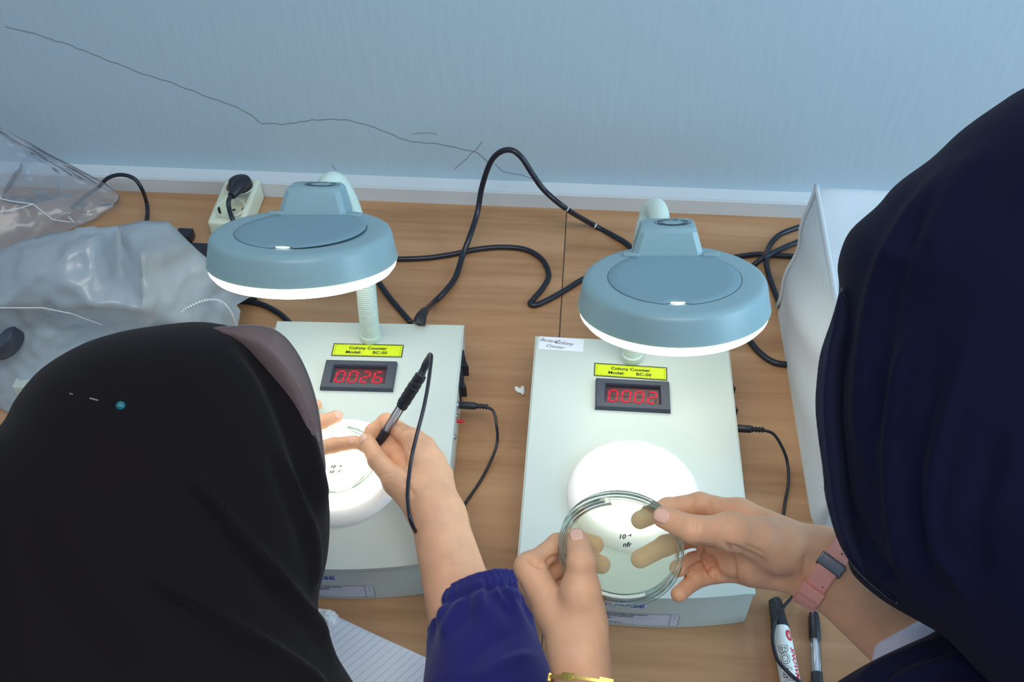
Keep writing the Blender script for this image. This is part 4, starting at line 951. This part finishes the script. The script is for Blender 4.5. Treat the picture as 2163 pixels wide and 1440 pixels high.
# hijab
PL = [(-170, 1250), (-150, 1050), (-70, 930), (0, 905), (38, 842), (90, 782), (170, 733), (250, 706), (330, 692), (410, 684), (470, 690), (515, 705), (556, 735), (595, 782), (630, 838), (655, 895), (676, 960), (689, 1040), (692, 1110), (686, 1180), (668, 1262), (682, 1335), (745, 1440), (800, 1530), (820, 1640), (700, 1800), (200, 1850), (-150, 1750), (-250, 1500)]
fhL, OL, nL = blob(PL, (330, 1040), .70, .118)
faceL = WL(0, .12, -.015)
def fhL2(p):
    d = fhL(p); d = smin(d, uni(p, [(np.array([-.27, -1.04, .18]), HLC+np.array([-.02, -.06, -.05]), .10, .09), (L_sh+np.array([-.04, 0, .0]), m_sh, .075, .075)], .05), .03)
    c1 = cone(p, WL(0, .04, -.02), WL(0, .30, -.05), .060, .085)
    return np.maximum(d, -c1)
fl_l = [([(384, 980), (450, 1056), (521, 1144), (603, 1232), (675, 1336), (720, 1420)], 13, .0085), ([(400, 1020), (470, 1110), (540, 1195), (630, 1300)], 26, -.0070),
        ([(296, 1199), (373, 1248), (466, 1303), (576, 1374), (658, 1435), (700, 1480)], 14, .0085), ([(330, 1245), (430, 1310), (560, 1400)], 24, -.0062),
        ([(516, 705), (582, 760), (631, 870), (658, 957), (676, 1034), (684, 1110)], 12, .0060), ([(490, 715), (550, 775), (600, 880), (640, 1000), (665, 1100)], 16, -.0050),
        ([(593, 952), (631, 1045), (661, 1133), (664, 1199), (662, 1260)], 9, .0050), ([(560, 930), (600, 1040), (635, 1130), (645, 1200)], 12, -.0025), ([(150, 800), (300, 760), (450, 780)], 60, .002),
        ([(120, 1000), (200, 1200), (350, 1400)], 60, .004), ([(20, 1000), (100, 1250), (250, 1440)], 50, -.004)]
hjL = build(fhL2, (-.80, -1.32, -.02), (.14, -.60, .56), .0042, 'hijab', 'hijab_l', T1, b1, fl_l)
tag(hjL, 'black hijab')
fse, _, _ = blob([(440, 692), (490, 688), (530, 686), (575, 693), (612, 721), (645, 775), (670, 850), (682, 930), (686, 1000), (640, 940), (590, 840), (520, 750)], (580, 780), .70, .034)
she = build(fse, (-.40, -.90, .25), (-.05, -.60, .50), .003, 'sheer_edge', 'sheer_l', T1, b1); tag(she, 'sheer front edge of the hijab, lamp light painted into its pale tint')
# pin through the hijab
def onsurf(f, px, py, t0, t1):
    d = ray(px, py); ts = np.linspace(t0, t1, 1500); v = f(CAM+d[None]*ts[:, None]); i = np.argmax(v < 0); return CAM+d*ts[i]
bd = onsurf(fhL2, 255, 857, .3, .9); v1 = onsurf(fhL2, 208, 846, .3, .9); v2 = onsurf(fhL2, 190, 841, .3, .9); v3 = onsurf(fhL2, 155, 833, .3, .9); v4 = onsurf(fhL2, 147, 831, .3, .9)
bm = bmesh.new(); r_ = bmesh.ops.create_uvsphere(bm, u_segments=20, v_segments=14, radius=.0031)['verts']
for v in r_: v.co += V(bd-b1)
tag(bmobj('pin_head', bm, 'teal', hjL), 'teal bead pin head')
bm = bmesh.new(); tube(bm, [V(v1-b1+viewn(v1)*.0006), V(v2-b1+viewn(v2)*.0006)], .0006, 8); tube(bm, [V(v3-b1+viewn(v3)*.0004), V(v4-b1+viewn(v4)*.0004)], .0005, 8); bmobj('pin_shaft', bm, 'metal_pin', hjL)
# blouse: torso and right sleeve with gathered cuff
cuff_c = P(1022, 1228, z=.120); adir = L_el-L_wr; adir /= np.linalg.norm(adir)
s1, s2, s3 = P(1022, 1232, z=.120), P(1018, 1330, z=.112), P(1030, 1450, z=.105)
slv = [(s1, s2, .034, .046), (s2, s3, .046, .056), (s3, L_el, .056, .052), (L_el, L_sh, .050, .065), (m_sh, m_el, .062, .052), (m_el, m_wr*.45+m_el*.55, .050, .036)]
tsh = [(np.array([-.36, -1.22, -.28]), np.array([-.32, -1.14, 0]), .145, .13), (np.array([-.32, -1.14, 0]), np.array([-.28, -1.06, .12]), .13, .115), (L_sh, m_sh, .065, .065)]
def fsh(p):
    d = uni(p, slv, .02); d = smin(d, uni(p, tsh, .05), .03)
    cut = -((p-s1)@adir)
    near = np.linalg.norm(p-s1, axis=1) < .09
    return np.where(near, np.maximum(d, cut-.001), d)
e1_ = np.cross(adir, [0, 0, 1.]); e1_ /= np.linalg.norm(e1_); e2_ = np.cross(adir, e1_)
def cuffpost(X, N):
    q = X-s1; s_ = q@adir; th_ = np.arctan2(q@e2_, q@e1_); m_ = (np.linalg.norm(q, axis=1) < .20)
    rib = .0011*np.sin(th_*34)*((s_ > .001) & (s_ < .017)); nk = -.0035*np.exp(-((s_-.018)/.004)**2)
    ga = .0030*np.sin(th_*9+s_*30)*np.exp(-((s_-.035)/.022)**2)+.002*np.sin(th_*17-s_*60)*np.exp(-((s_-.028)/.010)**2)
    return X+N*np.where(m_, rib+nk+ga, 0)[:, None]
fl_s = [([(1010, 1225), (1020, 1250), (1015, 1290)], 5, .0035), ([(1040, 1230), (1055, 1260), (1075, 1290)], 5, .003), ([(985, 1260), (950, 1300), (930, 1350)], 8, .003), ([(1090, 1330), (1020, 1370), (980, 1420)], 14, -.004), ([(1140, 1380), (1060, 1400), (1000, 1440)], 12, .005), ([(1000, 1290), (960, 1340)], 8, -.002)]
X, F, N = net(fsh, (-.68, -1.42, -.32), (.18, -.68, .30), .0026); X = cuffpost(X, N); X = folds(X, N, fl_s); bl = netobj('blouse', X-b1, F, 'shirt_l', T1); tag(bl, 'navy blouse with gathered elastic cuff')
for sx_ in (-.031, .031):
    bm = bmesh.new(); r_ = bmesh.ops.create_uvsphere(bm, u_segments=14, v_segments=10, radius=.011)['verts']; c = WL(sx_, .066, .008)-b1
    for v in r_: v.co += V(c)
    bmobj('eye', bm, 'eye', bodyL)

# ---------------- right person: navy hijab
R_wr = P(1742, 1198, z=.268); R_el = P(2100, 1480, z=.25); R_sh = np.array([.56, -1.12, .30])
r_mcp = [P(1562, 1082, z=.278), P(1572, 1122, z=.262), P(1578, 1168, z=.248), P(1590, 1208, z=.238)]
r_f = [[P(1478, 1062, z=.274), P(1410, 1072, z=.270), P(1352, 1098, z=.273)], [P(1478, 1128, z=.250), P(1405, 1152, z=.258), P(1352, 1180, z=.271)], [P(1500, 1172, z=.232), P(1462, 1186, z=.238), P(1432, 1200, z=.252)], [P(1510, 1212, z=.226), P(1466, 1226, z=.236), P(1434, 1254, z=.246)]]
r_th = ([P(1660, 1150, z=.286), P(1545, 1122, z=.308), P(1465, 1118, z=.318), P(1402, 1092, z=.313)], [.0135, .0110, .0092])
HR1 = hand_prims(R_wr, r_mcp, r_f, r_th, R_el, [(P(1640, 1165, z=.280), P(1575, 1160, z=.262), .018, .014), (P(1600, 1135, z=.292), P(1560, 1135, z=.272), .014, .011), (P(1575, 1150, z=.266), P(1495, 1148, z=.252), .013, .009), (P(1590, 1195, z=.252), P(1545, 1185, z=.246), .016, .013)], (.0205, .0205), .036, .0120, fr=(.0092, .0092, .0086, .0080))
W_wr = P(1226, 1392, z=.262); W_el = np.array([.13, -1.13, .10]); W_sh = np.array([.24, -1.16, .28])
w_mcp = [P(1118, 1198, z=.284), P(1126, 1230, z=.264), P(1140, 1262, z=.247), P(1160, 1290, z=.232)]
w_f = [[P(1178, 1150, z=.275), P(1222, 1142, z=.268), P(1256, 1150, z=.274)], [P(1190, 1186, z=.250), P(1240, 1184, z=.256), P(1270, 1192, z=.271)], [P(1205, 1224, z=.232), P(1232, 1220, z=.240), P(1246, 1224, z=.248)], [P(1215, 1254, z=.220), P(1235, 1252, z=.228), P(1245, 1254, z=.236)]]
w_th = ([P(1236, 1318, z=.278), P(1226, 1248, z=.300), P(1228, 1188, z=.317), P(1220, 1142, z=.312)], [.0135, .0110, .0090])
HR2 = hand_prims(W_wr, w_mcp, w_f, w_th, W_el, (), (.0195, .0195), .034, .0120, fr=(.0092, .0090, .0084, .0076))
HRO = CAM+ray(2190, 800)*.62
HRC = HRO+np.array([0, 0, -.01]); fR = np.array([-.62, .25, -.65]); uR = np.array([-.35, .35, .85])
hpr, WR = head_sdf(HRC, fR, uR, .97)
chest = np.array([.44, -1.18, .16])
tr_ = [(np.array([.46, -1.28, -.28]), chest, .135, .115), (W_sh, R_sh, .058, .058), (chest, (W_sh+R_sh)/2, .11, .08), ((W_sh+R_sh)/2, HRC+np.array([.02, -.05, -.06]), .058, .052), (W_sh, W_el, .048, .038), (R_sh, R_el, .048, .038)]
T2, fbr, b2 = person('person in a navy hijab holding up a petri dish with both hands', [HR1, HR2], dict(pelvis=(.46, -1.28), prims=tr_), hpr, WR)
cr_r = [([(1425, 1045), (1428, 1062)], 3, -0.0013), ([(1466, 1050), (1464, 1082)], 3, -0.0018), ([(1498, 1050), (1500, 1085)], 3, -0.0020), ([(1460, 1098), (1462, 1122)], 3, -0.0013), ([(1474, 1098), (1477, 1125)], 3, -0.0013), ([(1480, 1150), (1490, 1185), (1510, 1225)], 4, -0.0044), ([(1520, 1240), (1512, 1195), (1500, 1170)], 4, -0.0024), ([(1556, 1240), (1552, 1210), (1545, 1170), (1530, 1140)], 4, -0.0036),
        ([(1450, 1206), (1480, 1190), (1500, 1186)], 4, -0.0040), ([(1440, 1160), (1470, 1152), (1520, 1160)], 4, -0.0030), ([(1690, 1250), (1698, 1200), (1700, 1170)], 4, -0.0016), ([(1535, 1150), (1580, 1170), (1620, 1190)], 7, -0.0032), ([(1570, 1150), (1620, 1172)], 5, -0.0016),
        ([(1112, 1172), (1130, 1190), (1150, 1196)], 5, -0.0036), ([(1150, 1190), (1175, 1175), (1190, 1190)], 5, -0.0028), ([(1205, 1170), (1246, 1172)], 3, -0.0007), ([(1206, 1178), (1247, 1180)], 3, -0.0007)]
bodyR = build(fbr, (-.02, -1.38, -.10), (.74, -.62, .66), .0016, 'body', 'skin', T2, b2, cr_r)
nail(bodyR, b2, r_th[0][3], r_th[0][2], (0, 0, .1), r=.0096, w_=.0125, l_=.0140, back=.001)
nail(bodyR, b2, w_th[0][3], w_th[0][2], (0, 0, .1), r=.0094, w_=.0125, l_=.0140, back=.001)
for sx_ in (-.031, .031):
    bm = bmesh.new(); r_ = bmesh.ops.create_uvsphere(bm, u_segments=14, v_segments=10, radius=.011)['verts']; c = WR(sx_, .066, .008)-b2
    for v in r_: v.co += V(c)
    bmobj('eye', bm, 'eye', bodyR)
PR = [(1994, 1328), (1940, 1298), (1890, 1270), (1847, 1240), (1804, 1197), (1792, 1150), (1778, 1100), (1766, 1046), (1760, 1000), (1749, 900), (1746, 850), (1750, 790), (1758, 730), (1772, 665), (1778, 612), (1776, 560), (1800, 496), (1858, 442), (1887, 408), (1917, 382), (1971, 343), (2029, 289), (2100, 238), (2170, 196), (2300, 150), (2450, 180), (2600, 300), (2700, 560), (2720, 900), (2680, 1250), (2560, 1500), (2300, 1560), (2120, 1450)]
fhR, OR_, nR = blob(PR, (2190, 800), .62, .125)
def fhR2(p):
    d = fhR(p)
    c1 = cone(p, WR(0, .05, -.02), WR(0, .30, -.03), .058, .080)
    return np.maximum(d, -c1)
fl_r = [([(2020, 330), (1937, 433), (1875, 533), (1846, 617), (1825, 742), (1815, 900), (1840, 1050)], 16, .0050), ([(1990, 400), (1910, 520), (1880, 640), (1860, 800), (1860, 950)], 22, -.0040), ([(1962, 658), (1925, 721), (1896, 783), (1880, 900), (1881, 1015), (1890, 1122), (1911, 1214), (1950, 1290)], 14, .0050),
        ([(2000, 700), (1960, 850), (1930, 1000), (1940, 1120), (1970, 1220)], 20, -.0050), ([(2060, 700), (2000, 880), (1969, 1015), (1972, 1153), (2018, 1214), (2060, 1290)], 14, .0050), ([(2120, 900), (2060, 1100), (2080, 1250)], 26, -.005),
        ([(1785, 560), (1778, 660), (1752, 780), (1748, 900), (1762, 1020), (1785, 1120), (1830, 1190), (1900, 1250), (1980, 1300)], 9, .0028), ([(1800, 600), (1795, 700), (1775, 800), (1772, 900), (1788, 1030), (1815, 1110), (1870, 1190), (1950, 1260)], 9, -.0028), ([(2100, 300), (2000, 420), (1960, 560)], 30, .004)]
hjR = build(fhR2, (.16, -1.20, .18), (.86, -.48, .82), .0042, 'hijab', 'hijab_r', T2, b2, fl_r); tag(hjR, 'navy hijab')
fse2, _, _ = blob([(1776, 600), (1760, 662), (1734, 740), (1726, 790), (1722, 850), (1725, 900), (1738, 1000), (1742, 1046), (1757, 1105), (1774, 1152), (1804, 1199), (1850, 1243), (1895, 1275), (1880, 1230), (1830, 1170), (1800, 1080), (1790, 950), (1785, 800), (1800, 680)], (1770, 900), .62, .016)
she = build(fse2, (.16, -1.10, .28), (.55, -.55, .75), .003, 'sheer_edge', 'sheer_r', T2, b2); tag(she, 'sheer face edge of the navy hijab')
# drape of the hijab over the chest
PD = [(1700, 1500), (1752, 1452), (1800, 1420), (1850, 1392), (1905, 1366), (1960, 1342), (2010, 1320), (2150, 1330), (2400, 1450), (2600, 1800), (2300, 2100), (1800, 1900), (1680, 1650)]
fdR, _, _ = blob(PD, (1950, 1500), .66, .055)
fl_d = [([(1800, 1440), (1860, 1400), (1930, 1370), (1990, 1345)], 6, .0025), ([(1830, 1460), (1890, 1420), (1960, 1390), (2020, 1370)], 12, -.004), ([(1860, 1460), (1910, 1420), (1990, 1395), (2100, 1400)], 12, .004), ([(1950, 1450), (2000, 1420), (2080, 1420)], 14, -.004)]
dr = build(lambda p: smin(fdR(p), uni(p, [(W_sh+np.array([.05, 0, -.0]), R_sh, .07, .07)], .05), .04), (.10, -1.36, .05), (.75, -.80, .50), .0040, 'hijab_drape', 'hijab_r', T2, b2, fl_d); tag(dr, 'navy lower drape of the hijab')
# white sleeve
ad2 = R_el-R_wr; ad2 /= np.linalg.norm(ad2); sl0 = P(1925, 1352, z=.265)
cdir = P(1990, 1318, z=.27)-P(1835, 1398, z=.26); cdir /= np.linalg.norm(cdir); cn = np.cross(cdir, viewn(sl0)); cn /= np.linalg.norm(cn)
if cn@ad2 < 0: cn = -cn
def fws(p):
    d = uni(p, [(R_wr+ad2*.10, R_el, .0455, .055), (R_el, R_sh, .055, .062), (W_sh, W_el, .060, .052), (W_el, W_wr*.4+W_el*.6, .052, .038)], .02)
    d = smin(d, uni(p, [(np.array([.46, -1.28, -.28]), chest, .145, .125), (W_sh, R_sh, .064, .064)], .05), .03)
    cut = -((p-P(1893, 1336, z=.29))@cn); near = np.linalg.norm(p-R_wr, axis=1) < .20
    return np.where(near, np.maximum(d, cut), d)
X, F, N = net(fws, (-.02, -1.46, -.32), (.76, -.78, .40), .0034); bl = netobj('shirt', X-b2, F, 'white_cloth', T2); tag(bl, 'white shirt')
# pink watch strap wrapping the wrist, steel buckle
arm = HR1[1]; ws = P(1742, 1212, z=.28); wd = P(1700, 1262, z=.26)-P(1778, 1150, z=.27); wd /= np.linalg.norm(wd); wn = np.cross(wd, viewn(ws)); wn /= np.linalg.norm(wn)
if wn@ad2 < 0: wn = -wn
def strapf(off, half, c0=0):
    return lambda p: np.maximum(np.maximum(fbr(p)-off, np.abs((p-ws)@wn-c0)-half), np.linalg.norm(p-ws, axis=1)-.075)
X, F, N = net(strapf(.0022, .0085), ws-.08, ws+.08, .0013, 1); st = netobj('watch_strap', X-b2, F, 'pink', T2); tag(st, 'pink silicone watch strap')
def between(fn, pa, pb_, tol):
    return lambda p: np.maximum(fn(p), np.maximum(-((p-pa)@wd), (p-pb_)@wd))
ka = P(1722, 1242, z=.268); kb = P(1708, 1262, z=.262)
X, F, N = net(between(strapf(.0040, .0098), ka+wd*.004, ka+wd*.0095, 0), ws-.08, ws+.08, .0010, 1); netobj('strap_loop', X-b2, F, 'pink', st)
kc = P(1746, 1212, z=.275)
X, F, N = net(between(strapf(.0036, .0108), kc-wd*.0045, kc+wd*.0045, 0), ws-.08, ws+.08, .0010, 1); bk = netobj('buckle', X-b2, F, 'gunmetal', st); tag(bk, 'steel buckle')
for px_, py_ in ((1778, 1170), (1770, 1187), (1738, 1239), (1729, 1255)):
    bm = bmesh.new(); s_ = onsurf(strapf(.0022, .0085), px_, py_, .5, 1.1); n_ = Vector(viewn(s_)); lathe(bm, [(0, 0), (.0009, 0)], 10, Matrix.Translation(V(s_-b2+viewn(s_)*.0004))@n_.to_track_quat('Z', 'Y').to_matrix().to_4x4())
    bmobj('strap_hole', bm, 'dark', st, smooth=False)
# loose gold bangle on the other wrist
bc = P(1264, 1450, z=.266); bm = bmesh.new(); axb = Vector((W_wr-W_el)); axb = Vector((.10, .93, .28)).normalized(); Q = axb.to_track_quat('Z', 'Y').to_matrix().to_4x4(); n = 72
for i in range(n):
    a0 = 2*PI*i/n; a1_ = 2*PI*(i+1)/n; wide = (i % 9) in (0, 1, 2); hw_ = .0028 if wide else .0011; r0, r1 = .0350, .0350+(.0018 if wide else .0014)
    vs = [bm.verts.new(V(bc-b2)+Q.to_3x3()@Vector((r*math.cos(a)*1.08, r*math.sin(a)*.92, z_))) for a in (a0, a1_) for r, z_ in ((r0, -hw_), (r1, -hw_), (r1, hw_), (r0, hw_))]
    for j in range(4): bm.faces.new((vs[j], vs[(j+1) % 4], vs[4+(j+1) % 4], vs[4+j]))
    bm.faces.new(vs[:4][::-1]); bm.faces.new(vs[4:])
tag(bmobj('bangle', bm, 'gold', T2, smooth=False), 'gold linked bangle')
bpy.context.view_layer.update()
